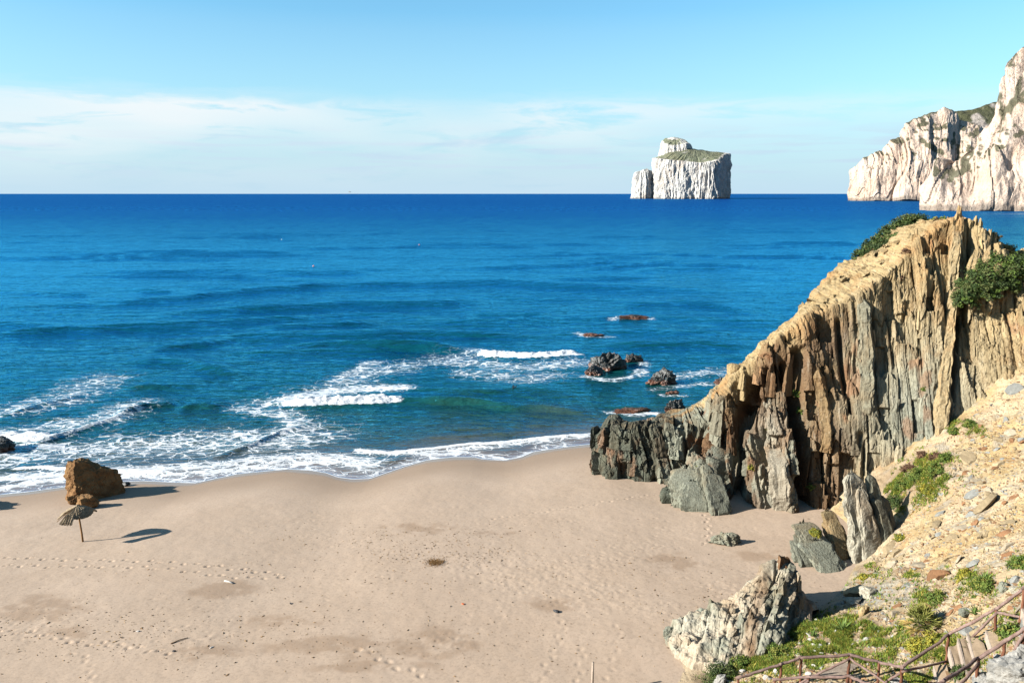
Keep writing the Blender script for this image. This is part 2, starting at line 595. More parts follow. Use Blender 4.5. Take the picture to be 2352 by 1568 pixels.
lace = [
    ([(0, 945), (150, 915), (230, 870)], 0.38, 3.8), ([(-60, 1000), (110, 985), (260, 955), (300, 930)], 0.46, 2.8),
    ([(-60, 1050), (150, 1035), (300, 1025), (560, 1010), (700, 1000)], 0.50, 4.2), ([(0, 1100), (200, 1090), (400, 1080), (700, 1050), (850, 1065)], 0.72, 1.7),
    ([(0, 1125), (120, 1105), (400, 1095), (700, 1068)], 0.8, 0.9),
    ([(560, 935), (620, 945), (660, 950), (720, 985)], 0.46, 2.0), ([(620, 925), (760, 890), (830, 862), (930, 838), (1100, 812)], 0.38, 3.4),
    ([(660, 915), (760, 895), (920, 888)], 0.80, 1.7), ([(1060, 830), (1200, 842), (1320, 830)], 0.44, 3.0), ([(1080, 855), (1200, 868), (1260, 860)], 0.36, 3.0),
    ([(1340, 862), (1400, 872), (1470, 860), (1480, 828)], 0.5, 0.9), ([(1560, 862), (1640, 850), (1700, 862)], 0.42, 2.0), ([(1500, 892), (1580, 880), (1660, 880)], 0.36, 1.0),
    ([(1405, 732), (1450, 727), (1495, 731)], 0.5, 1.0), ([(1325, 766), (1355, 772), (1400, 772)], 0.42, 0.9), ([(1405, 945), (1450, 950), (1500, 948)], 0.7, 0.7),
    ([(830, 1035), (960, 1045), (1100, 1030), (1250, 1015), (1372, 1000)], 0.62, 0.8), ([(800, 1050), (850, 1085)], 0.55, 1.6),
    ([(0, 1030), (60, 1020)], 0.7, 1.0), ([(1520, 905), (1570, 905)], 0.35, 0.6), ([(860, 830), (780, 870)], 0.5, 1.6),
]
lmask = np.zeros_like(SX)
wob = 1.3 * fbm(SX * 0.22, SY * 0.30, 11.0, 3)
for pts, dens, wid in lace:
    w = at_z([p[0] for p in pts], [p[1] for p in pts], 0.1)
    ds = seg_dist(SX, SY, w[:, :2])
    lmask = np.maximum(lmask, dens * np.exp(-(np.maximum(ds + wob * wid * 0.28, 0) / wid) ** 2))
swash = sstep(3.6, 0.6, D + 0.8 * pn(SX * 0.3, 0, 4.4)) * (0.42 + 0.28 * pn(SX * 0.13, 0, 2.0))
swash = swash * sstep(7.5, 4.0, SX)
edge = np.exp(-((D - 0.12) / 0.10) ** 2) * 0.9
# a thin film without foam lies in front of the lace in the bays
film = sstep(0.55, 0.25, D / (0.4 + 1.5 * sstep(-0.1, 0.5, pn(SX * 0.16 + 3.3, 0, 6.0))))
lmask = np.maximum(lmask, swash * (1 - 0.85 * film))
l2 = 1.5 + 1.1 * pn(SX * 0.21 + 1.7, 0.0, 12.0) + 0.25 * pn(SX * 0.9, 0.0, 13.0)
edge2 = np.exp(-((D - l2) / 0.10) ** 2) * 0.85 * sstep(-0.25, 0.2, pn(SX * 0.11, 0.0, 14.0))
foam = np.clip(np.maximum(foam, np.maximum(edge, edge2)), 0, 1)
shal = D / (1 + 0.25 * fbm(SX * 0.12, SY * 0.2, 9.0, 3))
sea_me = new_mesh('sea', np.stack([SX, SY, SZ], -1).reshape(-1, 3), grid_faces(na, nd), True,
                  {'off': shal.ravel(), 'foam': foam.ravel(), 'lace': lmask.ravel(),
                   'lee': (sstep(1.0, 0.35, np.hypot((SX - 640) / 230, (SY - 700) / 175) + 0.25 * fbm(SX * 0.006, SY * 0.03, 21.0, 3))).ravel()})

m, t, b = mat_new('sea_water')
geo = t.nodes.new('ShaderNodeNewGeometry')
P = geo.outputs['Position']
off = attr(t, 'off').outputs['Fac']
lg = math_n(t, 'DIVIDE', math_n(t, 'LOGARITHM', math_n(t, 'ADD', off, 1.0), 10.0), 4.0)      # 0 shore, .26 10 m, .5 100 m, .75 1 km
wcol = ramp(t, lg, [(0.0, (0.32, 0.29, 0.29)), (0.09, (0.23, 0.195, 0.165)), (0.17, (0.13, 0.125, 0.105)), (0.25, (0.050, 0.085, 0.075)), (0.31, (0.012, 0.078, 0.066)),  # shore stop greyed: sky sheen on the thin film put into the colour
                    (0.38, (0.004, 0.068, 0.072)), (0.46, (0.002, 0.070, 0.105)), (0.55, (0.002, 0.075, 0.155)), (0.64, (0.002, 0.062, 0.175)),
                    (0.72, (0.002, 0.045, 0.225)), (0.85, (0.002, 0.030, 0.205))])
patch = noise_n(t, mapping(t, P, (0.012, 0.05, 1)), 1.0, 4, 0.6, 0.3)
wc = mix_c(t, ramp(t, patch.outputs[0], [(0.45, 0.0), (0.72, 0.45)]).outputs[0], wcol.outputs[0], mix_c(t, 1.0, wcol.outputs[0], (0.8, 0.72, 0.78), 'MULTIPLY'))
# weed and rock beds showing dark through the shallows
weed = noise_n(t, mapping(t, P, (0.10, 0.22, 1), loc=(3.0, 0.4, 0)), 1.0, 4, 0.65, 0.6)
weedm = math_n(t, 'MULTIPLY', ramp(t, weed.outputs[0], [(0.49, 0.0), (0.64, 0.85)]).outputs[0],
               ramp(t, lg, [(0.10, 0.0), (0.18, 1.0), (0.42, 0.8), (0.54, 0.0)]).outputs[0])
wc = mix_c(t, weedm, wc, ramp(t, lg, [(0.15, (0.10, 0.085, 0.045)), (0.26, (0.035, 0.065, 0.028)), (0.36, (0.005, 0.050, 0.036)), (0.5, (0.003, 0.035, 0.05))]).outputs[0])
# foam: lace of cells
warp = noise_n(t, P, 0.9, 3, 0.6)
wv = t.nodes.new('ShaderNodeVectorMath'); wv.operation = 'MULTIPLY_ADD'
t.links.new(warp.outputs[1], wv.inputs[0]); wv.inputs[1].default_value = (1.5, 1.5, 0.0)
t.links.new(mapping(t, P, (0.8, 1.25, 0.0)), wv.inputs[2])


def cell(scale):
    v = t.nodes.new('ShaderNodeTexVoronoi'); v.feature = 'DISTANCE_TO_EDGE'
    v.inputs['Scale'].default_value = scale
    t.links.new(wv.outputs[0], v.inputs['Vector'])
    return v.outputs['Distance']


lm = attr(t, 'lace').outputs['Fac']
brk = noise_n(t, mapping(t, P, (1.0, 1.6, 1)), 1.1, 5, 0.65, 0.5)
lmn = math_n(t, 'MULTIPLY', lm, math_n(t, 'MULTIPLY', brk.outputs[0], 2.0))
e1 = math_n(t, 'SUBTRACT', math_n(t, 'MULTIPLY', lmn, 0.24), cell(0.75))
e2 = math_n(t, 'SUBTRACT', math_n(t, 'MULTIPLY', math_n(t, 'SUBTRACT', lmn, 0.20), 0.30), cell(1.9))
e3 = math_n(t, 'SUBTRACT', math_n(t, 'MULTIPLY', math_n(t, 'SUBTRACT', lmn, 0.55), 0.7), cell(4.5))
ff = math_n(t, 'MAXIMUM', math_n(t, 'MULTIPLY', e1, 16.0, clamp=True), math_n(t, 'MULTIPLY', e2, 14.0, clamp=True))
ff = math_n(t, 'MAXIMUM', ff, math_n(t, 'MULTIPLY', e3, 9.0, clamp=True))
ff = math_n(t, 'MULTIPLY', ff, 0.9)
fo = attr(t, 'foam').outputs['Fac']
fn = noise_n(t, P, 3.2, 5, 0.65)
fsolid = math_n(t, 'MULTIPLY', math_n(t, 'SUBTRACT', math_n(t, 'ADD', fo, math_n(t, 'MULTIPLY', fn.outputs[0], 0.55)), 0.62), 4.0, clamp=True)
ff = math_n(t, 'MAXIMUM', ff, fsolid, clamp=True)
veil_f = noise_n(t, mapping(t, P, (0.8, 1.5, 1)), 0.9, 6, 0.7, 0.8)
vf = math_n(t, 'MULTIPLY', math_n(t, 'MULTIPLY', math_n(t, 'SUBTRACT', lm, 0.18, clamp=True), 1.3, clamp=True), ramp(t, veil_f.outputs[0], [(0.40, 0.0), (0.68, 0.8)]).outputs[0])
wc = mix_c(t, vf, wc, (0.50, 0.58, 0.62))
ff = math_n(t, 'MAXIMUM', ff, math_n(t, 'MULTIPLY', vf, 0.45))
wc = mix_c(t, ff, wc, (0.86, 0.87, 0.88))
rg = ramp(t, lg, [(0.0, 0.03), (0.15, 0.06), (0.5, 0.16), (0.8, 0.30)])
rough_sock = math_n(t, 'ADD', rg.outputs[0], math_n(t, 'MULTIPLY', ff, 0.5), clamp=True)
# waves too small for the mesh
r1 = noise_n(t, mapping(t, P, (0.55, 1.3, 1)), 1.0, 4, 0.6, 0.3)
r2 = noise_n(t, mapping(t, P, (0.06, 0.22, 1)), 1.0, 5, 0.62, 0.4)
r15 = noise_n(t, mapping(t, P, (0.20, 0.62, 1)), 1.0, 3, 0.6, 0.4)
r3 = noise_n(t, mapping(t, P, (0.010, 0.045, 1)), 1.0, 5, 0.65, 0.3)
calm = ramp(t, lg, [(0.03, 0.0), (0.14, 0.25), (0.30, 1.0)]).outputs[0]
h = math_n(t, 'ADD', math_n(t, 'MULTIPLY', math_n(t, 'MULTIPLY', r1.outputs[0], 0.40), ramp(t, lg, [(0.26, 1.0), (0.42, 0.55), (0.55, 0.3)]).outputs[0]), math_n(t, 'MULTIPLY', math_n(t, 'MULTIPLY', r2.outputs[0], 0.85), ramp(t, lg, [(0.28, 0.4), (0.45, 1.0)]).outputs[0]))
h = math_n(t, 'ADD', h, math_n(t, 'MULTIPLY', math_n(t, 'MULTIPLY', r3.outputs[0], 2.2), ramp(t, lg, [(0.48, 0.0), (0.66, 1.0)]).outputs[0]))
h = math_n(t, 'ADD', h, math_n(t, 'MULTIPLY', r15.outputs[0], 0.65))
calm = math_n(t, 'MULTIPLY', calm, math_n(t, 'SUBTRACT', 1.0, math_n(t, 'MULTIPLY', attr(t, 'lee').outputs['Fac'], 0.75)))
h = math_n(t, 'ADD', math_n(t, 'MULTIPLY', h, calm), math_n(t, 'MULTIPLY', ff, 0.04))
bp = t.nodes.new('ShaderNodeBump'); bp.inputs['Strength'].default_value = 0.9; bp.inputs['Distance'].default_value = 1.0
t.links.new(h, bp.inputs['Height'])
# upwelling colour of the water body under a blue sky reflection
t.nodes.remove(b)
dif = t.nodes.new('ShaderNodeBsdfDiffuse'); gls = t.nodes.new('ShaderNodeBsdfGlossy'); fre = t.nodes.new('ShaderNodeFresnel')
fre.inputs['IOR'].default_value = 1.33
gls.inputs['Color'].default_value = (0.11, 0.66, 1.0, 1)
lee = attr(t, 'lee').outputs['Fac']
t.links.new(mix_c(t, lee, (0.11, 0.66, 1.0), (0.75, 0.80, 0.85)), gls.inputs['Color'])
t.links.new(alb(t, wc, 0.50), dif.inputs['Color']); t.links.new(rough_sock, gls.inputs['Roughness'])
for nd_ in (dif, gls, fre):
    t.links.new(bp.outputs[0], nd_.inputs['Normal'])
fk = math_n(t, 'MULTIPLY', fre.outputs[0], math_n(t, 'MULTIPLY', 2.5, ramp(t, lg, [(0.0, 0.8), (0.05, 0.6), (0.12, 0.36), (0.3, 0.52), (0.42, 0.68), (0.55, 0.64), (0.62, 0.40), (0.70, 0.20), (0.78, 0.145)]).outputs[0]), clamp=True)
fk = math_n(t, 'MULTIPLY', fk, math_n(t, 'MULTIPLY_ADD', lee, 1.0, 1.0), clamp=True)
fk = math_n(t, 'MULTIPLY', fk, math_n(t, 'SUBTRACT', 1.0, math_n(t, 'MULTIPLY', ff, 0.9)))
mxs = t.nodes.new('ShaderNodeMixShader')
t.links.new(fk, mxs.inputs[0]); t.links.new(dif.outputs[0], mxs.inputs[1]); t.links.new(gls.outputs[0], mxs.inputs[2])
t.links.new(mxs.outputs[0], t.nodes['Material Output'].inputs[0])
sea = tag(obj('sea', sea_me, m), 'blue sea with low swells and white surf reaching the horizon', 'sea', kind='structure')

# ------------------------------------------------------------------ hillside heights (thin plate through surveyed spots)
ctrl = []


def cp(px, py, y):
    ctrl.append(at_y(px, py, y))


def cz(px, py, z):
    ctrl.append(at_z(px, py, z))


cz(1555, 1500, 1.65); cz(1600, 1545, 1.7); cz(1640, 1575, 1.8); cz(1700, 1440, 1.7); cz(1870, 1412, 1.75); cz(1945, 1350, 1.7); cz(1975, 1295, 1.7)
cz(1780, 1420, 1.6); cz(2020, 1240, 2.2); cz(2060, 1180, 3.1)
cp(1838, 1585, 25.6); cp(1953, 1580, 25.8); cp(2072, 1592, 25.3); cp(2177, 1522, 25.4); cp(2282, 1469, 23.9); cp(2352, 1425, 22.6); cp(2500, 1360, 20.5)
cp(1900, 1460, 31.0); cp(2000, 1420, 32.0); cp(2115, 1440, 28.6); cp(2180, 1330, 33.2); cp(2060, 1320, 37.2); cp(2352, 1300, 28.5); cp(2240, 1560, 22.8); cp(2352, 1500, 21.0)
cp(2150, 1210, 39.8); cp(2300, 1200, 36.5); cp(2352, 1100, 39.5); cp(2250, 1080, 42.6); cp(2352, 980, 44.0); cp(2120, 1090, 45.0); cp(2210, 965, 48.5); cp(2300, 905, 48.5); cp(2352, 855, 48.5)
cp(2500, 1000, 40.0); cp(2500, 800, 48.0); cp(2500, 1200, 31.0); cp(2600, 900, 42.0)
cp(1760, 1600, 26.5)
for q in [(0, 28, 1.5), (0, 22, 4.6), (0, 14, 9.6), (0, 6, 15.0), (0, 0.5, 20.3), (0, -5, 21.2), (8, 20, 7.0), (10, 12, 11.5), (14, 4, 16.5), (24, 10, 15.5), (30, 22, 13.0), (34, 34, 12.5),
          (40, 44, 14.0), (40, 12, 18.0), (-12, 28, 1.2), (-12, 18, 6.0), (-25, 26, 1.0), (-25, 14, 8.0), (-15, 2, 18.0), (-30, 0, 18.0), (20, -5, 20.5), (40, -5, 21.0), (6, 27.5, 2.6)]:
    ctrl.append(np.array(q, float))
ctrl = np.array(ctrl)


def tps_fit(C):
    n = len(C)
    d = np.hypot(C[:, None, 0] - C[None, :, 0], C[:, None, 1] - C[None, :, 1])
    K = np.where(d > 0, d * d * np.log(d + 1e-9), 0) + np.eye(n) * 2.0
    Pm = np.c_[np.ones(n), C[:, :2]]
    Am = np.zeros((n + 3, n + 3)); Am[:n, :n] = K; Am[:n, n:] = Pm; Am[n:, :n] = Pm.T
    return np.linalg.solve(Am, np.r_[C[:, 2], 0, 0, 0])


_w = tps_fit(ctrl)


def tps(x, y):
    s = _w[-3] + _w[-2] * x + _w[-1] * y
    for (cx_, cy_, _), wi in zip(ctrl, _w[:-3]):
        d2 = (x - cx_) ** 2 + (y - cy_) ** 2
        s = s + wi * 0.5 * d2 * np.log(d2 + 1e-9)
    return s


hx = np.concatenate([np.arange(-34, 5, 1.0), np.arange(5, 34, 0.085), np.arange(34, 48, 1.0)])
hy = np.concatenate([np.arange(-8, 19, 0.8), np.arange(19, 50.5, 0.085), [51, 51.8]])
HX, HY = np.meshgrid(hx, hy)
HZ0 = tps(HX, HY)
hp, hq = survey(np.stack([HX, HY, HZ0], -1))
vis = sstep(3, 8, HX) * sstep(17, 22, HY)
# broken bedding: slabs lie in steps across the slope, rubble between
rough_m = 0.55 + 0.45 * sstep(-0.2, 0.3, pn(HX * 0.2, HY * 0.2, 4.0))
# the trodden path and steps stay smooth
path_px = [(2140, 1580), (2200, 1535), (2260, 1500), (2320, 1470), (2400, 1430)]
pw = at_z([p[0] for p in path_px], [p[1] for p in path_px], 5.0)
pathm = np.exp(-(seg_dist(hp, hq, path_px) / 26.0) ** 4) * vis
HXr = HX * 0.83 + HY * 0.56; HYr = -HX * 0.56 + HY * 0.83
slabs = beds(HXr, HYr, 0.95, 1.6, 21, 0.8) * 0.30 + beds(HXr * 1.1 + 5, HYr, 0.34, 0.6, 31, 0.8) * 0.13
SS = sand_z(HX, HY)
toe = sstep(-0.1, 0.9, HZ0 - SS)
HZ = HZ0 + vis * (0.15 + 0.85 * toe) * (1 - 0.9 * pathm) * (0.30 * fbm(HX * 0.42, HY * 0.42, 1.0, 4) + rough_m * (slabs + 0.06 * fbm(HX * 2.6, HY * 2.6, 6.0, 3, 0.6)))
SS = sand_z(HX, HY)
# sand laps softly on the toe
low = HZ - SS
HZ = np.where(low < 0.5, SS + 0.5 - (0.5 - low) * 1.0, HZ)
faces = grid_faces(len(hx), len(hy))
keep = ((HZ - SS).ravel()[faces] > -0.35).any(axis=1) | (HX.ravel()[faces] > 34).any(axis=1)
greenm = np.zeros_like(HX)
GREEN = [(2085, 1110, 75, 40), (2130, 1075, 60, 30), (2060, 1150, 30, 22), (1900, 1455, 110, 34), (1830, 1490, 110, 30), (1960, 1475, 90, 34), (1760, 1530, 100, 24), (2000, 1440, 60, 20),
         (2240, 1500, 60, 24), (2330, 1440, 40, 26), (2260, 1340, 26, 12), (2225, 1315, 14, 18), (2120, 1370, 26, 16), (2140, 1480, 60, 30), (2345, 1290, 16, 14), (2190, 975, 30, 10),
         (2230, 990, 26, 12), (1650, 1560, 60, 20), (2080, 1560, 60, 18), (1990, 1310, 24, 14), (2080, 1320, 26, 10)]
for gx, gy, ga, gb in GREEN:
    greenm = np.maximum(greenm, np.exp(-(((hp - gx) / ga) ** 2 + ((hq - gy) / gb) ** 2) * 0.9))
greenm = greenm * vis
g_n = fbm(HX * 0.9, HY * 0.9, 14.0, 4)
lowk = sstep(1560, 1300, hq)                # higher up the talus is cleaner and yellower
c_tan = np.array([0.52, 0.385, 0.195]); c_pale = np.array([0.62, 0.49, 0.315]); c_grey = np.array([0.36, 0.35, 0.30]); c_soil = np.array([0.30, 0.215, 0.135])
f1 = sstep(-0.35, 0.5, fbm(HX * 0.35, HY * 0.35, 3.0, 4))[..., None]
tint = c_tan * f1 + c_pale * (1 - f1)
gk = np.clip(np.exp(-(((hp - 2010) / 130) ** 2 + ((hq - 1370) / 45) ** 2)) * 0.9 + 0.7 * sstep(0.2, 0.6, g_n), 0, 1)[..., None]
tint = tint * (1 - gk) + c_grey * gk
gs = np.clip(greenm * 1.2, 0, 0.85)[..., None]
tint = tint * (1 - gs) + c_soil * gs
pk = pathm[..., None]
tint = tint * (1 - pk) + np.array([0.44, 0.33, 0.22]) * pk
bedv = np.stack([HXr, HYr * 0.25, HZ], -1)
M_TALUS = rock_mat('talus', 'attr', 1.0, (3.0, 3.0, 3.0), 0.7, 0.06, 0.75)
hill_me = new_mesh('hillside', np.stack([HX, HY, HZ], -1).reshape(-1, 3), faces[keep], False, {'tint': tint.reshape(-1, 3), 'bed': bedv.reshape(-1, 3)})
hill = tag(obj('hillside', hill_me, M_TALUS), 'steep tan slope of broken rock and scrub above the beach', 'hillside', kind='structure')


def _bil(xs, ys, Z, x, y):
    i = np.clip(np.searchsorted(xs, x) - 1, 0, len(xs) - 2); k = np.clip(np.searchsorted(ys, y) - 1, 0, len(ys) - 2)
    fx = np.clip((x - xs[i]) / (xs[i + 1] - xs[i]), 0, 1); fy = np.clip((y - ys[k]) / (ys[k + 1] - ys[k]), 0, 1)
    return (Z[k, i] * (1 - fx) + Z[k, i + 1] * fx) * (1 - fy) + (Z[k + 1, i] * (1 - fx) + Z[k + 1, i + 1] * fx) * fy


_HG = np.maximum(HZ, SS)


def hill_z(x, y):
    return _bil(hx, hy, _HG, np.asarray(x, float), np.asarray(y, float))


def drop(px, py):
    """first ground met along the sight lines (hillside or sand)"""
    px = np.atleast_1d(np.asarray(px, float)); py = np.atleast_1d(np.asarray(py, float))
    rx, ry, rz = ray(px, py)
    tt = np.full(px.shape, 14.0)
    act = np.arange(px.size)
    for k in range(170):
        q = tt[act]
        above = CAM_H + rz[act] * q > hill_z(rx[act] * q, ry[act] * q)
        act = act[above]
        if len(act) == 0:
            break
        tt[act] += 0.4
    lo = tt - 0.4; hi = tt.copy()
    for k in range(6):
        md = (lo + hi) / 2
        up_ = CAM_H + rz * md > hill_z(rx * md, ry * md)
        lo = np.where(up_, md, lo); hi = np.where(up_, hi, md)
    tt = (lo + hi) / 2
    x, y = rx * tt, ry * tt
    return np.stack([x, y, hill_z(x, y)], -1)


# ------------------------------------------------------------------ beach
bx = np.concatenate([np.arange(-75, -46, 1.0), np.arange(-46, 24, 0.085), np.arange(24, 40, 1.0)])
by = np.concatenate([np.arange(22, 29, 0.5), np.arange(29, 60, 0.085), np.arange(60, 75, 0.6)])
BX, BY = np.meshgrid(bx, by)
BZ = sand_z(BX, BY)
inl = np.interp(BX, _ssx, _ssy) * 0.5 + shore(BX) * 0.5 - BY
dryk = sstep(4.0, 9.0, inl + 1.5 * pn(BX * 0.2, BY * 0.2, 1.5))
bp_, bq_ = survey(np.stack([BX, BY, BZ], -1))
tramp = np.exp(-(((bp_ - 1350) / 420) ** 2 + ((bq_ - 1310) / 90) ** 2)) + 0.8 * np.exp(-(((bp_ - 1650) / 200) ** 2 + ((bq_ - 1370) / 60) ** 2)) \
    + 0.8 * np.exp(-(((bp_ - 600) / 500) ** 2 + ((bq_ - 1475) / 40) ** 2)) + 0.6 * np.exp(-(((bp_ - 950) / 320) ** 2 + ((bq_ - 1210) / 40) ** 2)) \
    + 0.7 * np.exp(-(((bp_ - 900) / 400) ** 2 + ((bq_ - 1400) / 70) ** 2)) + 0.6 * np.exp(-(((bp_ - 150) / 200) ** 2 + ((bq_ - 1420) / 40) ** 2))
tramp = np.clip(tramp, 0, 1) * dryk * sstep(-0.35, 0.35, fbm(BX * 0.18, BY * 0.18, 7.7, 3))
BZ = BZ + dryk * (0.010 * fbm(BX * 1.5, BY * 1.5, 2.0, 3) + 0.016 * tramp * fbm(BX * 2.6, BY * 2.6, 3.0, 3, 0.6))
dents = []
r = np.random.default_rng(21)


def walk(pts, step=0.72, wid=0.10, depth=0.085):
    w = np.concatenate([at_z(p[0], p[1], 1.8)[None] for p in pts])[:, :2]
    seg = np.r_[0, np.cumsum(np.hypot(*np.diff(w, axis=0).T))]
    k = 0
    for s in np.arange(0, seg[-1], step):
        x = np.interp(s, seg, w[:, 0]); y = np.interp(s, seg, w[:, 1]); e = 0.12 * (1 if k % 2 else -1)
        a = math.atan2(w[-1, 1] - w[0, 1], w[-1, 0] - w[0, 0])
        dents.append((x - sin(a) * e + r.normal() * .05, y + cos(a) * e + r.normal() * .05, wid * r.uniform(.9, 1.2), depth * r.uniform(.8, 1.2)))
        dents.append((x - sin(a) * e + cos(a) * .13, y + cos(a) * e + sin(a) * .13, wid * .8, depth * .8))
        k += 1


walk([(-20, 1258), (51, 1259), (187, 1265), (332, 1271), (469, 1282), (559, 1292), (644, 1298)])
walk([(-20, 1276), (140, 1281), (254, 1283), (344, 1288), (418, 1295), (516, 1309), (660, 1307)], 0.8)
walk([(174, 1487), (195, 1499), (205, 1515), (207, 1530), (203, 1548), (211, 1575)], 0.5, 0.12, .03)
walk([(0, 1434), (98, 1446), (164, 1462), (300, 1475), (400, 1490)], 0.5)
walk([(1294, 1420), (1275, 1480), (1253, 1525), (1245, 1570)], 0.6, 0.12, .03)
walk([(1339, 1480), (1330, 1530), (1328, 1570)], 0.6, 0.12, .03)
walk([(1420, 1430), (1410, 1500), (1395, 1570)], 0.7, 0.12, .026)
walk([(1620, 1165), (1630, 1200), (1620, 1235)], 0.6)
walk([(1130, 1170), (1330, 1145), (1490, 1115)], 0.6, .11, .04)
walk([(827, 1480), (900, 1520), (980, 1545)], 0.6, .13, .05)
for _ in range(26000):
    i = r.integers(0, len(bx)); k = r.integers(0, len(by))
    if r.random() < tramp[k, i] * 0.9:
        dents.append((bx[i], by[k], r.uniform(.07, .14), r.uniform(.004, .020)))
for x, y, w_, dp in dents:
    i0, i1 = np.searchsorted(bx, [x - 2.6 * w_, x + 2.6 * w_]); k0, k1 = np.searchsorted(by, [y - 2.6 * w_, y + 2.6 * w_])
    if i1 <= i0 or k1 <= k0:
        continue
    q = ((bx[i0:i1][None] - x) ** 2 + (by[k0:k1][:, None] - y) ** 2) / w_ ** 2
    BZ[k0:k1, i0:i1] += dp * (-1.0 * np.exp(-q * 1.6) + 0.22 * np.exp(-(np.sqrt(q) - 1.5) ** 2 * 4))
wet = sstep(7.0, 1.8, inl + 0.9 * pn(BX * 0.22, BY * 0.1, 3.0))
gl = sstep(1.3, 0.2, inl + 0.5 * pn(BX * 0.3, 0, 8.0))
damp = np.zeros_like(BX)
for gx, gy, ga, gb in [(85, 1400, 140, 34), (170, 1450, 90, 16), (500, 1352, 110, 22), (640, 1427, 110, 16), (740, 1485, 170, 34), (480, 1500, 130, 22), (1000, 1475, 130, 40), (1270, 1385, 100, 18),
                       (1000, 1280, 24, 9), (960, 1215, 120, 16), (1130, 1225, 60, 8), (1760, 1275, 90, 14), (860, 1530, 180, 16), (1560, 1290, 90, 22)]:
    damp = np.maximum(damp, np.exp(-(((bp_ - gx) / ga) ** 2 + ((bq_ - gy) / gb) ** 2)))
damp = sstep(0.25, 0.85, damp * (0.85 + 0.95 * fbm(BX * 0.7, BY * 0.9, 5.5, 5, 0.62)))
beach_me = new_mesh('beach', np.stack([BX, BY, BZ], -1).reshape(-1, 3), grid_faces(len(bx), len(by)), True,
                    {'wet': wet.ravel(), 'gloss': gl.ravel(), 'damp': damp.ravel(), 'tramp': tramp.ravel()})
m, t, b = mat_new('beach_sand')
geo = t.nodes.new('ShaderNodeNewGeometry'); P = geo.outputs['Position']
n1 = noise_n(t, P, 0.35, 5, 0.6, 0.3)
n2 = noise_n(t, P, 7.0, 4, 0.6)
n3 = noise_n(t, P, 60.0, 2, 0.5)
c = mix_c(t, ramp(t, n1.outputs[0], [(0.35, 0.0), (0.65, 1.0)]).outputs[0], (0.665, 0.50, 0.365), (0.615, 0.455, 0.325))
c = mix_c(t, math_n(t, 'MULTIPLY', math_n(t, 'MULTIPLY', attr(t, 'damp').outputs['Fac'], 0.62), ramp(t, n2.outputs[0], [(0.35, 0.55), (0.6, 1.0)]).outputs[0]), c, (0.36, 0.225, 0.13))
c = mix_c(t, ramp(t, n2.outputs[0], [(0.36, 0.22), (0.5, 0.0)]).outputs[0], c, (0.22, 0.15, 0.09))
c = mix_c(t, ramp(t, n3.outputs[0], [(0.38, 0.2), (0.5, 0.0)]).outputs[0], c, (0.3, 0.22, 0.14))
c = mix_c(t, math_n(t, 'MULTIPLY', attr(t, 'wet').outputs['Fac'], 0.75), c, (0.38, 0.265, 0.175))
t.links.new(alb(t, c), b.inputs['Base Color'])
t.links.new(ramp(t, attr(t, 'gloss').outputs['Fac'], [(0, 0.85), (1, 0.12)]).outputs[0], b.inputs['Roughness'])
b.inputs['Specular IOR Level'].default_value = 0.35
bmp = t.nodes.new('ShaderNodeBump'); bmp.inputs['Distance'].default_value = 0.012
t.links.new(math_n(t, 'MULTIPLY', math_n(t, 'SUBTRACT', 1.0, attr(t, 'wet').outputs['Fac'], clamp=True), 0.55), bmp.inputs['Strength'])
t.links.new(math_n(t, 'ADD', n2.outputs[0], math_n(t, 'MULTIPLY', n3.outputs[0], 0.4)), bmp.inputs['Height'])
t.links.new(bmp.outputs[0], b.inputs['Normal'])
beach = tag(obj('beach', beach_me, m), 'pale sandy beach with footprints and a wet edge', 'beach', kind='structure')


# ------------------------------------------------------------------ patches of cliff from surveyed lines
def patch_grid(rows, weights, nu, nvs):
    """rows: list of (n,3) control lines from below to behind; nvs: vertices between successive rows"""
    rows = [np.asarray(q, float) for q in rows]
    mid = rows[1] * 0.5 + rows[2] * 0.5
    s = np.r_[0, np.cumsum(np.linalg.norm(np.diff(mid, axis=0), axis=1))]
    n = len(mid)
    su = np.linspace(0, s[-1], nu)
    tpar = np.interp(su, s, np.arange(n))
    lines = np.stack([catmull(q, tpar) for q in rows], 0)      # nrow, nu, 3
    out, vv = [], []
    for k in range(len(rows) - 1):
        f = np.linspace(0, 1, nvs[k], endpoint=(k == len(rows) - 2))
        for ff_ in f:
            out.append(lines[k] * (1 - ff_) + lines[k + 1] * ff_); vv.append(k + ff_)
    G = np.stack(out, 0)
    vv = np.array(vv)
    # soften the creases between rows
    for _ in range(6):
        G[1:-1] = 0.25 * G[:-2] + 0.5 * G[1:-1] + 0.25 * G[2:]
    du = np.gradient(G, axis=1); dv = np.gradient(G, axis=0)
    nn = np.cross(du, dv)
    nn /= np.linalg.norm(nn, axis=-1, keepdims=True) + 1e-9
    k = 15
    for ax in (0, 1):
        c_ = np.cumsum(np.pad(nn, [(k, k) if a == ax else (0, 0) for a in range(3)], 'edge'), axis=ax)
        nn = (np.take(c_, range(2 * k, c_.shape[ax]), axis=ax) - np.take(c_, range(0, c_.shape[ax] - 2 * k), axis=ax)) / (2 * k)
        if nn.shape[ax] != G.shape[ax]:
            nn = np.take(nn, range(G.shape[ax]), axis=ax)
    nn /= np.linalg.norm(nn, axis=-1, keepdims=True) + 1e-9
    return G, nn, su, vv


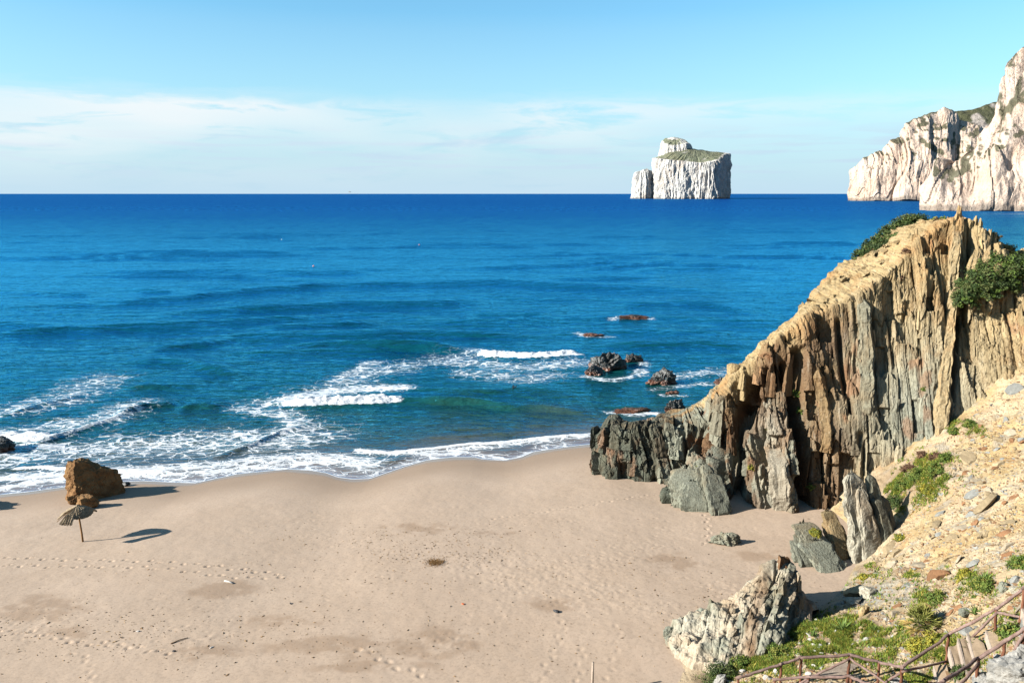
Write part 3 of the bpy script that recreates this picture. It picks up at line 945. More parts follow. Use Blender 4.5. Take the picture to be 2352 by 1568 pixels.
HC = [  # base, edge of the face, skyline : (px, py, y)
    ((1368, 1062, 58.6), (1371, 1000, 59.0), (1376, 985, 60.0)),
    ((1385, 1082, 57.2), (1400, 985, 58.2), (1408, 962, 59.5)),
    ((1440, 1092, 56.2), (1440, 992, 57.5), (1452, 970, 59.5)),
    ((1530, 1087, 56.0), (1510, 985, 57.5), (1520, 958, 60.0)),
    ((1580, 1105, 54.6), (1600, 975, 57.0), (1590, 934, 60.5)),
    ((1665, 1140, 51.6), (1660, 900, 55.0), (1650, 884, 59.0)),
    ((1710, 1148, 51.2), (1700, 862, 55.0), (1690, 845, 58.0)),
    ((1790, 1178, 49.3), (1770, 797, 54.0), (1755, 785, 57.5)),
    ((1870, 1165, 50.0), (1870, 722, 54.5), (1840, 708, 58.0)),
    ((1960, 1160, 49.2), (1985, 672, 54.5), (1905, 625, 60.0)),
    ((2060, 1115, 48.8), (2070, 592, 55.5), (1972, 583, 62.0)),
    ((2150, 1015, 49.0), (2150, 520, 56.0), (2055, 528, 62.0)),
    ((2215, 960, 49.3), (2215, 505, 56.0), (2130, 512, 61.0)),
    ((2290, 905, 49.2), (2285, 560, 55.0), (2230, 508, 60.0)),
    ((2352, 855, 48.8), (2352, 640, 53.5), (2330, 578, 59.0)),
    ((2450, 775, 48.0), (2450, 600, 52.0), (2440, 565, 58.0)),
    ((2700, 650, 47.0), (2700, 560, 50.0), (2700, 540, 56.0)),
    ((3000, 600, 44.0), (3000, 540, 47.0), (3000, 520, 53.0)),
]
base = np.array([at_y(*c_[0]) for c_ in HC]); edge_ = np.array([at_y(*c_[1]) for c_ in HC]); sil = np.array([at_y(*c_[2]) for c_ in HC])
under = base + np.array([0.0, -0.2, -2.6])
midl = base * 0.5 + edge_ * 0.5 + np.array([0.1, 0.35, 0])
back1 = sil + np.array([0.6, 3.5, 0]); back1[:, 2] = sil[:, 2] * 0.78
back2 = sil + np.array([0.8, 8.0, 0]); back2[:, 2] = -2.5
G, NN, SU, VV = patch_grid([under, base, midl, edge_, sil, back1, back2], None, 930, [22, 110, 110, 70, 16, 16])
nv_, nu_ = G.shape[:2]
U = np.broadcast_to(SU[None, :], (nv_, nu_)); V = np.broadcast_to(VV[:, None], (nv_, nu_))
Z = G[..., 2]
pxh, pyh = survey(G)
face = sstep(0.0, 0.6, V) * sstep(3.25, 2.85, V)          # upright face
topk = sstep(2.9, 3.2, V) * sstep(4.6, 4.0, V)            # debris slope above it
tipk = sstep(9, 3, U)
# beds lean a little with height
Ub = U + 0.10 * Z + 0.35 * pn(U * 0.08, Z * 0.12, 3.0)
amp = 0.75 + 0.25 * sstep(0, 20, U)
crumb = sstep(-0.15, 0.45, fbm(U * 0.16, 2.0, Z * 0.16, 3))          # where the beds have weathered to crumbs
b1_ = beds(Ub, Z, 2.4, 4.2, 1, 0.35); b2_ = beds(Ub + 3, Z, 0.95, 2.3, 2, 0.35); b3_ = beds(Ub, Z, 0.36, 1.0, 3, 0.4)
dsp = amp * (1.25 * (b1_ - 0.4) + 0.72 * (b2_ - 0.4) + 0.20 * (b3_ - 0.35))
# blocks that have dropped out leave dark notches, broken ends leave ledges
i2 = np.floor((Ub + 3) / 0.95); j2 = np.floor(Z / 1.9 + 5 * hash1(i2, 1, 8))
notch = (hash1(i2, j2, 15) < 0.16 + 0.16 * sstep(2000, 1900, pxh)) * 1.0
dsp = dsp - amp * 0.85 * notch * (0.5 + 0.5 * hash1(i2, j2, 16))
dsp = dsp + 0.22 * (beds(Z + 0.25 * U, U, 0.75, 1.1, 5, 0.8) - 0.4) * (0.25 + 0.75 * crumb)
dsp = dsp + 0.45 * fbm(U * 0.2, G[..., 1] * 0.2, Z * 0.2, 3) + (0.05 + 0.14 * crumb) * fbm(U * 1.5, 0.5, Z * 1.2, 4, 0.62)
GROOVE = [([(1715, 880), (1700, 980), (1690, 1150)], 12, 2.4), ([(1828, 815), (1832, 960), (1852, 1165)], 12, 2.6), ([(1800, 840), (1822, 900), (1835, 1000)], 7, 1.2),
          ([(2004, 735), (2008, 820), (1996, 905)], 7, 1.9), ([(2212, 690), (2200, 770), (2192, 840), (2178, 960)], 7, 1.4), ([(1600, 985), (1570, 1050), (1548, 1085)], 9, 0.7),
          ([(2285, 540), (2270, 600), (2262, 650)], 7, 1.2), ([(1925, 740), (1935, 850), (1955, 960)], 6, 1.0), ([(1760, 850), (1750, 960), (1742, 1060)], 6, 1.1),
          ([(1635, 1000), (1650, 1070), (1680, 1140)], 9, 1.5), ([(1975, 1000), (1965, 1100)], 6, 0.6), ([(2110, 800), (2115, 950)], 5, 0.35), ([(2235, 520), (2228, 620)], 5, 0.8)]
for pts, wd, dep in GROOVE:
    dsp = dsp - dep * np.exp(-(seg_dist(pxh, pyh, pts) / wd) ** 2)
# smoother pale face low on the right
smooth_r = np.exp(-(((pxh - 2110) / 150) ** 2 + ((pyh - 900) / 170) ** 2))
dsp = dsp * (1 - 0.62 * smooth_r) * (1 - 0.4 * sstep(2.1, 2.9, V) * sstep(1850, 1950, pxh))
rub = 0.30 * fbm(U * 0.5, G[..., 1] * 0.5, Z * 0.5, 4, 0.55) + 0.22 * (beds(U * 0.7 + Z, G[..., 1] + 0.5 * U, 0.8, 1.0, 9, 0.9) - 0.3) + 0.1 * fbm(U * 3, G[..., 1] * 3, Z, 2)
tot = dsp * face + rub * topk * 0.8 + 0.6 * fbm(U * 0.3, G[..., 1] * 0.3, Z * 0.3, 3) * sstep(4.0, 4.4, V)
G2 = G + NN * tot[..., None]
# ragged teeth along the crest of the tip and the summit
crestk = np.exp(-((V - 3.2) / 0.45) ** 2)
teeth = beds(Ub, Z * 0 + 1.0, 0.55, 50, 41, 0.3)
G2[..., 2] += crestk * (0.9 * sstep(14, 8, U) + 0.35 + 0.9 * sstep(30, 34, U) * sstep(44, 40, U)) * (teeth - 0.35)
C = {k: np.array(v) for k, v in dict(tan=(0.50, 0.37, 0.19), ochre=(0.34, 0.225, 0.10), brown=(0.185, 0.105, 0.052), grey=(0.275, 0.285, 0.22), pale=(0.50, 0.465, 0.365), dark=(0.10, 0.112, 0.082), rust=(0.34, 0.15, 0.07), sage=(0.40, 0.41, 0.33)).items()}


def head_tint(px, py, u, z, n):
    """the colours of the rock itself, by zone"""
    px = np.asarray(px, float); py = np.asarray(py, float)
    c_ = np.broadcast_to(C['tan'], px.shape + (3,)).copy()

    def put(k, col):
        k = np.clip(k, 0, 1)[..., None]
        return c_ * (1 - k) + C[col] * k
    w_ = 60 * n
    c_ = put(sstep(2020, 1930, px + w_) * sstep(-40, 60, py - np.interp(px, [1400, 1600, 1700, 1770, 1870, 1985], [900, 940, 880, 800, 720, 690]) + w_), 'brown')
    c_ = put(0.8 * np.exp(-(((px - 1900) / 90) ** 2 + ((py - 900) / 220) ** 2)) * (0.5 + n), 'ochre')
    c_ = put(sstep(0.1, 0.5, n + 0.2) * sstep(900, 1000, py + w_) * sstep(1900, 1800, px), 'grey')
    c_ = put(sstep(1720, 1600, px + w_ * 1.2) * sstep(0.0, 0.25, n + 0.15) , 'grey')
    c_ = put(0.85 * sstep(1560, 1480, px + w_), 'dark')
    c_ = put(np.exp(-(((px - 1770) / 34) ** 2)) * sstep(900, 1000, py) * 0.8, 'pale')
    c_ = put(0.9 * np.exp(-(((px - 2110 - 0.1 * (py - 900)) / 160) ** 2 + ((py - 960) / 190) ** 2)), 'sage')
    c_ = put(0.7 * np.exp(-(((px - 2080) / 120) ** 2 + ((py - 1000) / 130) ** 2)) * sstep(-0.3, 0.3, n), 'grey')
    c_ = put(0.6 * np.exp(-(((px - 1990) / 45) ** 2 + ((py - 830) / 120) ** 2)), 'grey')
    c_ = put(0.5 * sstep(0.45, 0.75, n), 'rust')
    return c_


px2, py2 = survey(G2)
hn = fbm(G2[..., 0] * 0.35, G2[..., 1] * 0.35, Z * 0.22, 4, 0.6)
tint = head_tint(px2, py2, U, Z, hn)
# clean breaks: each bed its own shade
tint = tint * (0.86 + 0.28 * hash1(np.floor(Ub / 0.5 + 0.3 * pn(U, Z * 0.3, 2.0)), np.floor(Z / 2.5), 6))[..., None]
tk = np.clip(topk, 0, 1)[..., None] * 0.75 * sstep(1640, 1740, px2)[..., None]
tint = tint * (1 - tk) + (C['tan'] * (1.08 + 0.25 * hn[..., None])) * tk
head_me = new_mesh('headland', G2.reshape(-1, 3), grid_faces(nu_, nv_), False, {'tint': tint.reshape(-1, 3), 'bed': np.stack([Ub, G[..., 1] * 0.2, Z], -1).reshape(-1, 3)})
head = tag(obj('headland', head_me, M_ROCK), 'tall ochre and grey headland of upright rock beds at the beach end', 'headland', kind='structure')


# ------------------------------------------------------------------ slabs, pillars and boulders
def slab_mesh(seed, nx=4, ny=3, nz=9):
    """one upright splinter of rock about 1 x 0.5 x 1 (z from -0.5 to 0.5), broken top"""
    r_ = np.random.default_rng(seed)
    u = np.linspace(0, 1, 2 * (nx + ny), endpoint=False) * 2 * (nx + ny)
    ring = []
    for k in u:
        if k < nx: ring.append((-0.5 + k / nx, -0.5))
        elif k < nx + ny: ring.append((0.5, -0.5 + (k - nx) / ny))
        elif k < 2 * nx + ny: ring.append((0.5 - (k - nx - ny) / nx, 0.5))
        else: ring.append((-0.5, 0.5 - (k - 2 * nx - ny) / ny))
    ring = np.array(ring); m_ = len(ring)
    prof = r_.normal(size=m_) * 0.10
    topz = 0.5 - 0.34 * (ring[:, 0] * r_.choice([-1, 1]) + 0.5) * r_.uniform(0.3, 1.0) - 0.16 * r_.random(m_)
    v = []
    lean = r_.normal(size=2) * 0.10
    for k in range(nz):
        f = k / (nz - 1)
        z = -0.5 + f * (topz + 0.5)
        sc = 1.06 - 0.42 * f ** 1.8
        st = 0.07 * r_.normal(size=m_) + prof
        rr = ring * (sc + st)[:, None]
        v.append(np.c_[rr[:, 0] + lean[0] * f, rr[:, 1] * 0.55 + lean[1] * f, z])
    v = np.concatenate(v)
    f = grid_faces(m_, nz, closed_u=True)
    c0 = len(v)
    v = np.concatenate([v, [[lean[0], lean[1], topz.mean() - 0.02]]])
    i = np.arange(m_); o_ = (nz - 1) * m_
    f = np.concatenate([f, np.stack([np.full(m_, c0), o_ + i, o_ + (i + 1) % m_, o_ + (i + 1) % m_], -1)])
    return clean_quads('rock_slab', v, f)


SLABS = [slab_mesh(100 + k) for k in range(14)]
for me_ in SLABS:
    me_.materials.append(M_SLAB)


def put_slab(parent, loc, size, yaw, tilt, roll, col, name='rock_slab', k=None):
    me_ = SLABS[k if k is not None else random.randrange(len(SLABS))]
    o = bpy.data.objects.new(name, me_)
    o.location = loc
    o.scale = size
    o.rotation_euler = (tilt, roll, yaw)
    o.color = (*[float(q) for q in col], 1)
    COL.objects.link(o)
    o.parent = parent
    return o


def head_at(px, py):
    """nearest vertex of the headland in front, seen at this bearing"""
    d = (px2 - px) ** 2 + (py2 - py) ** 2 + (V > 4.05) * 1e6
    k = np.unravel_index(np.argmin(d), d.shape)
    return G2[k], NN[k], k


def on_head(px, py, out=.05):
    p_, n_2, _ = head_at(px, py)
    return p_ + n_2 * out


# splinters of bed standing proud of the face
rs = np.random.default_rng(77)
cnt = 0
for _ in range(3000):
    if cnt >= 250:
        break
    iu = rs.integers(20, nu_ - 220); iv = rs.integers(30, nv_ - 36)
    if V[iv, iu] > 3.1 or V[iv, iu] < 0.9:
        continue
    P_ = G2[iv, iu]; n_ = NN[iv, iu]
    if smooth_r[iv, iu] > 0.55 and rs.random() < 0.7:
        continue
    if px2[iv, iu] > 2420:
        continue
    loc_n = tot[iv, iu]
    if loc_n > 0.5:
        continue
    yaw = math.atan2(-n_[0], n_[1]) + rs.normal() * 0.25 + 0.3
    hh = rs.uniform(0.9, 3.2) * (0.55 + 0.45 * sstep(4, 14, U[iv, iu]))
    ww = rs.uniform(0.28, 0.8)
    c_ = tint[iv, iu] * rs.uniform(0.85, 1.25)
    put_slab(head, P_ - n_ * 0.1 + np.array([0, 0, -0.15 * hh]), (ww, ww * rs.uniform(0.7, 1.3), hh), yaw, rs.normal() * 0.05 + 0.08, rs.normal() * 0.07, c_)
    cnt += 1


# plates lying on the debris slope above the face
for _ in range(60):
    iu = rs.integers(330, nu_ - 270); iv = int(np.searchsorted(VV, rs.uniform(3.08, 3.95)))
    P_ = G2[iv, iu]
    put_slab(head, P_, (rs.uniform(.3, .8), rs.uniform(.3, .6), rs.uniform(.25, .6)), rs.uniform(0, 6.28), rs.normal() * .5 + .9, rs.normal() * .4, C['tan'] * rs.uniform(.75, 1.15))


def loft_rock(name, pts, half, thick, seed, mat, col, parent=None, rows=64, ring=28, yaw=0.0, jag=0.30):
    """a long slab of rock swept through points (bottom to top); half and thick in metres"""
    pts = np.asarray(pts, float)
    pts = np.concatenate([pts[:1] + [0, 0.05, -0.8], pts]); half = np.r_[half[0], half]; thick = np.r_[thick[0], thick]
    tt = np.linspace(0, len(pts) - 1, rows)
    C_ = catmull(pts, tt)
    half = np.interp(tt, np.arange(len(pts)), half); thick = np.interp(tt, np.arange(len(pts)), thick)
    th = np.arange(ring) / ring * 2 * pi
    e = 0.5
    cx_ = np.sign(np.cos(th)) * np.abs(np.cos(th)) ** e; cy_ = np.sign(np.sin(th)) * np.abs(np.sin(th)) ** e
    ax = np.array([cos(yaw), sin(yaw), 0]); ay = np.array([-sin(yaw), cos(yaw), 0])
    f = np.linspace(0, 1, rows)
    hgt = np.cumsum(np.r_[0, np.linalg.norm(np.diff(C_, axis=0), axis=1)])
    wv_ = 1 + 0.30 * fbm(hgt * 0.55, seed * 1.3, 0.0, 3)
    half = half * wv_; thick = thick * (1 + 0.3 * fbm(hgt * 0.6, seed * 2.3, 4.0, 3))
    C_ = C_ + 0.10 * np.stack([fbm(hgt * 0.5, seed * 3.1, 1.0, 2), fbm(hgt * 0.5, seed * 4.7, 2.0, 2), 0 * hgt], -1)
    R1 = 1 + jag * (beds(np.broadcast_to(th[None] * 2.0, (rows, ring)), hgt[:, None] * np.ones(ring), 0.7, 1.4, seed) - 0.4) + 0.22 * fbm(np.cos(th)[None] * 2 + seed, np.sin(th)[None] * 2, hgt[:, None] * 1.2, 4, 0.6)
    tap = np.minimum(1, (1 - f) * 9 + 0.25)
    v = C_[:, None, :] + (half * tap)[:, None, None] * (R1 * cx_)[..., None] * ax + (thick * tap)[:, None, None] * (R1 * cy_)[..., None] * ay
    v[-1, :, 2] += 0.25 * half[-1] * np.random.default_rng(seed).normal(size=ring)
    v = v.reshape(-1, 3)
    fc = grid_faces(ring, rows, closed_u=True)
    c0 = len(v); v = np.concatenate([v, C_[-1:]])
    i = np.arange(ring); o_ = (rows - 1) * ring
    fc = np.concatenate([fc, np.stack([np.full(ring, c0), o_ + i, o_ + (i + 1) % ring, o_ + (i + 1) % ring], -1)])
    org = pts[0].copy()
    me_ = clean_quads(name, v - org, fc)
    o = obj(name, me_, mat, parent)
    o.location = org
    o.color = (*[float(q) for q in col], 1)
    return o


def rib(pxs, half, thick, seed, colk, out=0.12):
    pts, cc = [], []
    for (px, py) in pxs:
        p_, n_, k_ = head_at(px, py)
        pts.append(p_ + n_ * out); cc.append(tint[k_])
    return loft_rock('rock_rib', pts, half, thick, seed, M_SLAB, np.mean(cc, 0) * 0.5 + C[colk] * 0.5, head, rows=110, ring=30, yaw=-0.45, jag=0.42)


rib([(2160, 990), (2168, 880), (2180, 760), (2188, 640), (2194, 545), (2197, 510)], [0.40, 0.36, 0.34, 0.32, 0.32, 0.25], [0.5] * 6, 301, 'tan', 0.2)
rib([(1992, 925), (1990, 830), (1986, 740), (1984, 690)], [0.4, 0.45, 0.4, 0.3], [0.42] * 4, 302, 'grey', 0.0)
rib([(1806, 1176), (1792, 1080), (1776, 980), (1766, 905)], [0.6, 0.6, 0.5, 0.3], [0.5] * 4, 303, 'pale', -0.05)
rib([(2232, 660), (2238, 590), (2243, 525)], [0.30, 0.26, 0.2], [0.36] * 3, 304, 'tan')
rib([(2256, 660), (2264, 590), (2270, 535)], [0.26, 0.22, 0.18], [0.3] * 3, 305, 'tan')
rib([(2290, 640), (2294, 600), (2297, 565)], [0.24, 0.2, 0.17], [0.28] * 3, 306, 'tan')
rib([(1900, 1010), (1892, 930), (1880, 850)], [0.34, 0.34, 0.26], [0.36] * 3, 307, 'ochre')
# summit spires
for k, (px, py, y, hh, w_) in enumerate([(2196, 520, 56.2, 2.1, .62), (2207, 520, 56.6, 1.8, .5), (2241, 530, 56, 1.6, .42), (2252, 545, 55.8, 1.5, .38), (2272, 550, 55.5, 1.7, .36), (2298, 575, 55, 1.3, .34), (2310, 585, 55, .9, .34), (2201, 508, 56.2, 2.3, .42), (2238, 524, 56.0, 1.9, .34), (2250, 532, 55.8, 2.0, .34), (2284, 560, 55.4, 1.8, .32)]):
    put_slab(head, at_y(px, py, y), (w_ * 1.3, w_ * 1.3, hh), 0.6, 0.02, 0.03, C['tan'] * 1.1, k=k % 14)


def boulder_mesh(name, radii, seed, cuts=14, sub=5, rough=0.10, strat=0.0, sdir=(0.2, 0.1, 1.0)):
    import bmesh
    bm = bmesh.new()
    bmesh.ops.create_icosphere(bm, subdivisions=sub, radius=1.0)
    me_ = bpy.data.meshes.new(name)
    bm.to_mesh(me_); bm.free()
    n = len(me_.vertices)
    v = np.empty(n * 3, np.float32); me_.vertices.foreach_get('co', v); v = v.reshape(-1, 3).astype(float)
    r_ = np.random.default_rng(seed)
    for _ in range(cuts):
        d = r_.normal(size=3); d /= np.linalg.norm(d)
        h_ = r_.uniform(0.50, 0.86)
        s_ = v @ d
        v -= np.maximum(s_ - h_, 0)[:, None] * d
    dirn = v / (np.linalg.norm(v, axis=1, keepdims=True) + 1e-9)
    disp = rough * (fbm(v[:, 0] * 2.2 + seed, v[:, 1] * 2.2, v[:, 2] * 2.2, 4, 0.55) + 0.5 * ridged(v[:, 0] * 3 + seed, v[:, 1] * 3, v[:, 2] * 3, 3))
    if strat:
        sd = np.array(sdir) / np.linalg.norm(sdir)
        q = v @ sd
        disp += strat * (hash1(np.floor(q * 7 + 0.6 * pn(v[:, 0] * 2, v[:, 1] * 2, v[:, 2] * 2)), 0, seed) - 0.5)
    v = v + dirn * disp[:, None]
    v *= np.asarray(radii)
    me_.vertices.foreach_set('co', v.astype(np.float32).ravel())
    me_.update()
    return me_


def boulder(name, loc, radii, seed, mat, col=None, label=None, cat='rock', group=None, parent=None, rz=0.0, **kw):
    o = obj(name, boulder_mesh(name, radii, seed, **kw), mat, parent)
    o.location = loc
    o.rotation_euler = (0, 0, rz)
    if col is not None:
        o.color = (*[float(q) for q in col], 1)
    if label:
        tag(o, label, cat, group)
    return o


# the pillar at the foot of the face and the slabs round it
def gz(px, py, z):
    return at_z(px, py, z)


pil = empty('rock_pillar', gz(1990, 1285, 1.6))
tag(pil, 'tall leaning grey rock pillar at the foot of the headland', 'rock')
inv = np.array(pil.location)


def rel_loft(par, name, pxs, half, thick, seed, col, yaw=0.0, **kw):
    pts = np.array([at_y(*q) for q in pxs]) - np.array(par.location)
    return loft_rock(name, pts, half, thick, seed, M_SLAB, col, par, yaw=yaw, **kw)


def plates(par, pxs, half, thick, seed, col, yaw=0.0, n=3, **kw):
    """one thick bed split into thin plates of uneven height"""
    rp = np.random.default_rng(seed)
    pts = np.array([at_y(*q) for q in pxs]) - np.array(par.location)
    ay = np.array([-sin(yaw), cos(yaw), 0.0]); ax = np.array([cos(yaw), sin(yaw), 0.0])
    T = float(np.mean(thick))
    for k in range(n):
        f = (k + 0.5) / n - 0.5
        q = pts.copy()
        q[1:] = q[0] + (q[1:] - q[0]) * (1.0 if k == n // 2 else rp.uniform(0.62, 0.97))
        q = q + ay * f * 2 * T + ax * rp.normal() * 0.16 * half[0]
        loft_rock('rock_slab', q, np.array(half) * rp.uniform(0.7, 1.0), np.array(thick) / n * 1.35, seed * 7 + k, M_SLAB, np.array(col) * rp.uniform(0.78, 1.15), par, yaw=yaw + rp.normal() * 0.08, **kw)


plates(pil, [(1995, 1310, 41.9), (1985, 1230, 42.6), (1972, 1150, 43.3), (1962, 1085, 43.9)], [0.8, 0.75, 0.68, 0.5], [0.6, 0.55, 0.5, 0.4], 401, C['pale'] * 0.85, yaw=0.35)
plates(pil, [(2028, 1260, 42.6), (2020, 1190, 43.2), (2008, 1130, 43.8), (1996, 1090, 44.2)], [0.62, 0.58, 0.5, 0.35], [0.5, 0.5, 0.4, 0.3], 402, C['grey'] * 0.8, yaw=0.5)
plates(pil, [(2040, 1230, 43.2), (2036, 1190, 43.6), (2026, 1140, 44.2)], [0.4, 0.4, 0.25], [0.4, 0.4, 0.3], 403, C['grey'] * 0.75, yaw=0.7)
stub = empty('tilted_rock', gz(1875, 1295, 1.6))
tag(stub, 'tilted pair of grey rock slabs on the sand beside the tall pillar', 'rock')
plates(stub, [(1905, 1310, 41.2), (1880, 1265, 42.0), (1850, 1215, 43.0), (1838, 1200, 43.4)], [0.8, 0.85, 0.8, 0.5], [0.55, 0.6, 0.5, 0.3], 411, C['grey'] * 1.05, yaw=0.2)
plates(stub, [(1930, 1275, 42.6), (1918, 1230, 43.2), (1905, 1190, 43.9), (1898, 1172, 44.3)], [0.7, 0.7, 0.55, 0.35], [0.5, 0.5, 0.4, 0.3], 412, C['tan'] * 0.85, yaw=0.4)
plates(stub, [(1850, 1285, 41.8), (1840, 1250, 42.4), (1830, 1225, 43.0)], [0.5, 0.5, 0.35], [0.4, 0.4, 0.3], 413, C['grey'] * 1.0, yaw=0.0)
# thick slabs leaning on the seaward foot of the face
but = empty('leaning_rock', gz(1600, 1145, 1.4))
tag(but, 'broad grey green rock slabs leaning on the cliff foot', 'rock')
plates(but, [(1588, 1150, 50.7), (1578, 1110, 51.4), (1572, 1075, 52.2)], [1.35, 1.15, 0.7], [0.9, 0.8, 0.5], 421, C['grey'] * 0.95, yaw=0.0)
plates(but, [(1645, 1165, 50.0), (1630, 1115, 50.8), (1615, 1065, 51.8)], [0.9, 0.85, 0.5], [0.8, 0.7, 0.4], 422, C['grey'] * 0.9, yaw=0.25)
plates(but, [(1535, 1135, 51.8), (1532, 1118, 52.2)], [0.5, 0.25], [0.4, 0.25], 423, C['dark'] * 1.2, rows=20)

# pointed outcrop below the fence
OC = [((1528, 1468, 33.6), (1536, 1448, 34.2), (1548, 1442, 35.2)), ((1570, 1505, 32.0), (1590, 1416, 34.2), (1604, 1402, 36.0)), ((1640, 1525, 30.9), (1662, 1384, 34.4), (1664, 1386, 36.5)),
      ((1700, 1505, 31.0), (1722, 1340, 35.0), (1738, 1346, 37.0)), ((1760, 1485, 31.3), (1795, 1292, 35.4), (1800, 1332, 37.6)), ((1820, 1468, 31.8), (1832, 1336, 35.2), (1850, 1372, 37.0)),
      ((1862, 1436, 32.6), (1866, 1402, 34.2), (1882, 1398, 36.0))]
b0 = np.array([at_y(*q[0]) for q in OC]); b1 = np.array([at_y(*q[1]) for q in OC]); b2 = np.array([at_y(*q[2]) for q in OC])
Go, No, So, Vo = patch_grid([b0 - [0, 0.3, 1.2], b0, b0 * .5 + b1 * .5, b1, b2, b2 + [0, 0.4, -1.5]], None, 230, [8, 60, 60, 40, 10])
Uo = np.broadcast_to(So[None, :], Go.shape[:2]); Zo = Go[..., 2]
q1 = Uo * 0.9 - 0.35 * Zo
pxo, pyo = survey(Go)
pk_ = np.clip(np.exp(-(((pxo - 1800) / 75) ** 2)) + 0.5 * np.exp(-(((pxo - 1640) / 30) ** 2 + ((pyo - 1395) / 25) ** 2)), 0, 1)
do = (0.25 + 0.75 * pk_) * (0.55 * (beds(q1, Zo + 0.3 * Uo, 0.9, 1.6, 51) - 0.45) + 0.26 * (beds(q1, Zo, 0.35, 0.7, 52) - 0.4)) + 0.30 * fbm(Go[..., 0] * 0.8, Go[..., 1] * 0.8, 2.0, 4) + 0.12 * fbm(Go[..., 0] * 2.6, Go[..., 1] * 2.6, Zo * 2, 3)
eo = sstep(0.2, 0.9, Vo)[:, None] * sstep(0, 0.6, Uo) * sstep(So[-1], So[-1] - 0.6, Uo)
G3 = Go + No * (do * eo)[..., None]
on = fbm(G3[..., 0] * 0.6, G3[..., 1] * 0.6, Zo * 0.5, 4, 0.6)
k1 = sstep(-0.3, 0.4, on)[..., None]
ot = C['pale'] * 0.95 * k1 + C['grey'] * (1 - k1)
k2 = (sstep(0.1, 0.5, pn(q1 * 0.8, Zo * 0.4, 6.0)) * 0.8)[..., None]
ot = ot * (1 - k2) + C['brown'] * 1.2 * k2
ot *= (0.8 + 0.4 * hash1(np.floor(q1 / 0.3), np.floor(Zo / 0.8), 2))[..., None]
so_ = ((1 - pk_) * sstep(-0.4, 0.3, fbm(Go[..., 0] * 0.7, Go[..., 1] * 0.7, 5.0, 4)))[..., None] * .85
ot = ot * (1 - so_) + np.array([0.56, 0.46, 0.335]) * so_
out_o = tag(obj('rock_outcrop', new_mesh('rock_outcrop', G3.reshape(-1, 3), grid_faces(G3.shape[1], G3.shape[0]), False,
            {'tint': ot.reshape(-1, 3), 'bed': np.stack([q1, Go[..., 1] * .7, Zo], -1).reshape(-1, 3)}), M_TALUS),
            'pointed grey and brown rock outcrop rising from the sand below the fence', 'rock')
for k in range(34):
    iu = rs.integers(100, 218) if k % 4 else rs.integers(14, 218); iv = rs.integers(20, 125)
    p_ = G3[iv, iu]; n_ = No[iv, iu]
    hh = rs.uniform(0.35, 1.0)
    put_slab(out_o, p_, (rs.uniform(.15, .38), rs.uniform(.2, .4), hh), math.atan2(-n_[0], n_[1]) + rs.normal() * .4, 0.15 + rs.normal() * .15, -0.25 + rs.normal() * .15, ot[iv, iu] * rs.uniform(.8, 1.15))
put_slab(out_o, at_y(1796, 1306, 35.3), (.8, .7, 1.4), 0.5, 0.1, -0.1, C['brown'] * 1.2, k=3)
put_slab(out_o, at_y(1812, 1330, 35.2), (.7, .8, 1.6), 0.7, 0.1, 0.15, C['brown'] * 0.9, k=5)  # darker brown right of the peak: shaded side put into the slab colour
put_slab(out_o, at_y(1638, 1392, 34.6), (.42, .42, 1.0), 0.3, 0.0, -0.1, C['grey'], k=7)

# loose rocks
M_BROWN = simple_mat('ochre_boulder', (0.40, 0.235, 0.105), 0.95, 0.4, 1.6, (0.24, 0.12, 0.05), 0.9, 0.1, 0.0)
M_SEA = None
m, t, b = mat_new('sea_rock')
geo = t.nodes.new('ShaderNodeNewGeometry'); P = geo.outputs['Position']
sp = t.nodes.new('ShaderNodeSeparateXYZ'); t.links.new(P, sp.inputs[0])
nz = noise_n(t, P, 1.4, 5, 0.6)
c = mix_c(t, ramp(t, nz.outputs[0], [(0.4, 0.0), (0.65, 1.0)]).outputs[0], (0.009, 0.010, 0.009), (0.036, 0.034, 0.025))
algae = ramp(t, math_n(t, 'ADD', sp.outputs[2], math_n(t, 'MULTIPLY', nz.outputs[0], 0.5)), [(0.55, 1.0), (0.78, 0.0)])
c = mix_c(t, algae.outputs[0], c, (0.13, 0.045, 0.018))
t.links.new(alb(t, c, 0.5), b.inputs['Base Color']); b.inputs['Roughness'].default_value = 0.55
bmp = t.nodes.new('ShaderNodeBump'); bmp.inputs['Strength'].default_value = 0.7; bmp.inputs['Distance'].default_value = 0.08
t.links.new(noise_n(t, P, 5.0, 5, 0.65).outputs[0], bmp.inputs['Height']); t.links.new(bmp.outputs[0], b.inputs['Normal'])
M_SEA = m


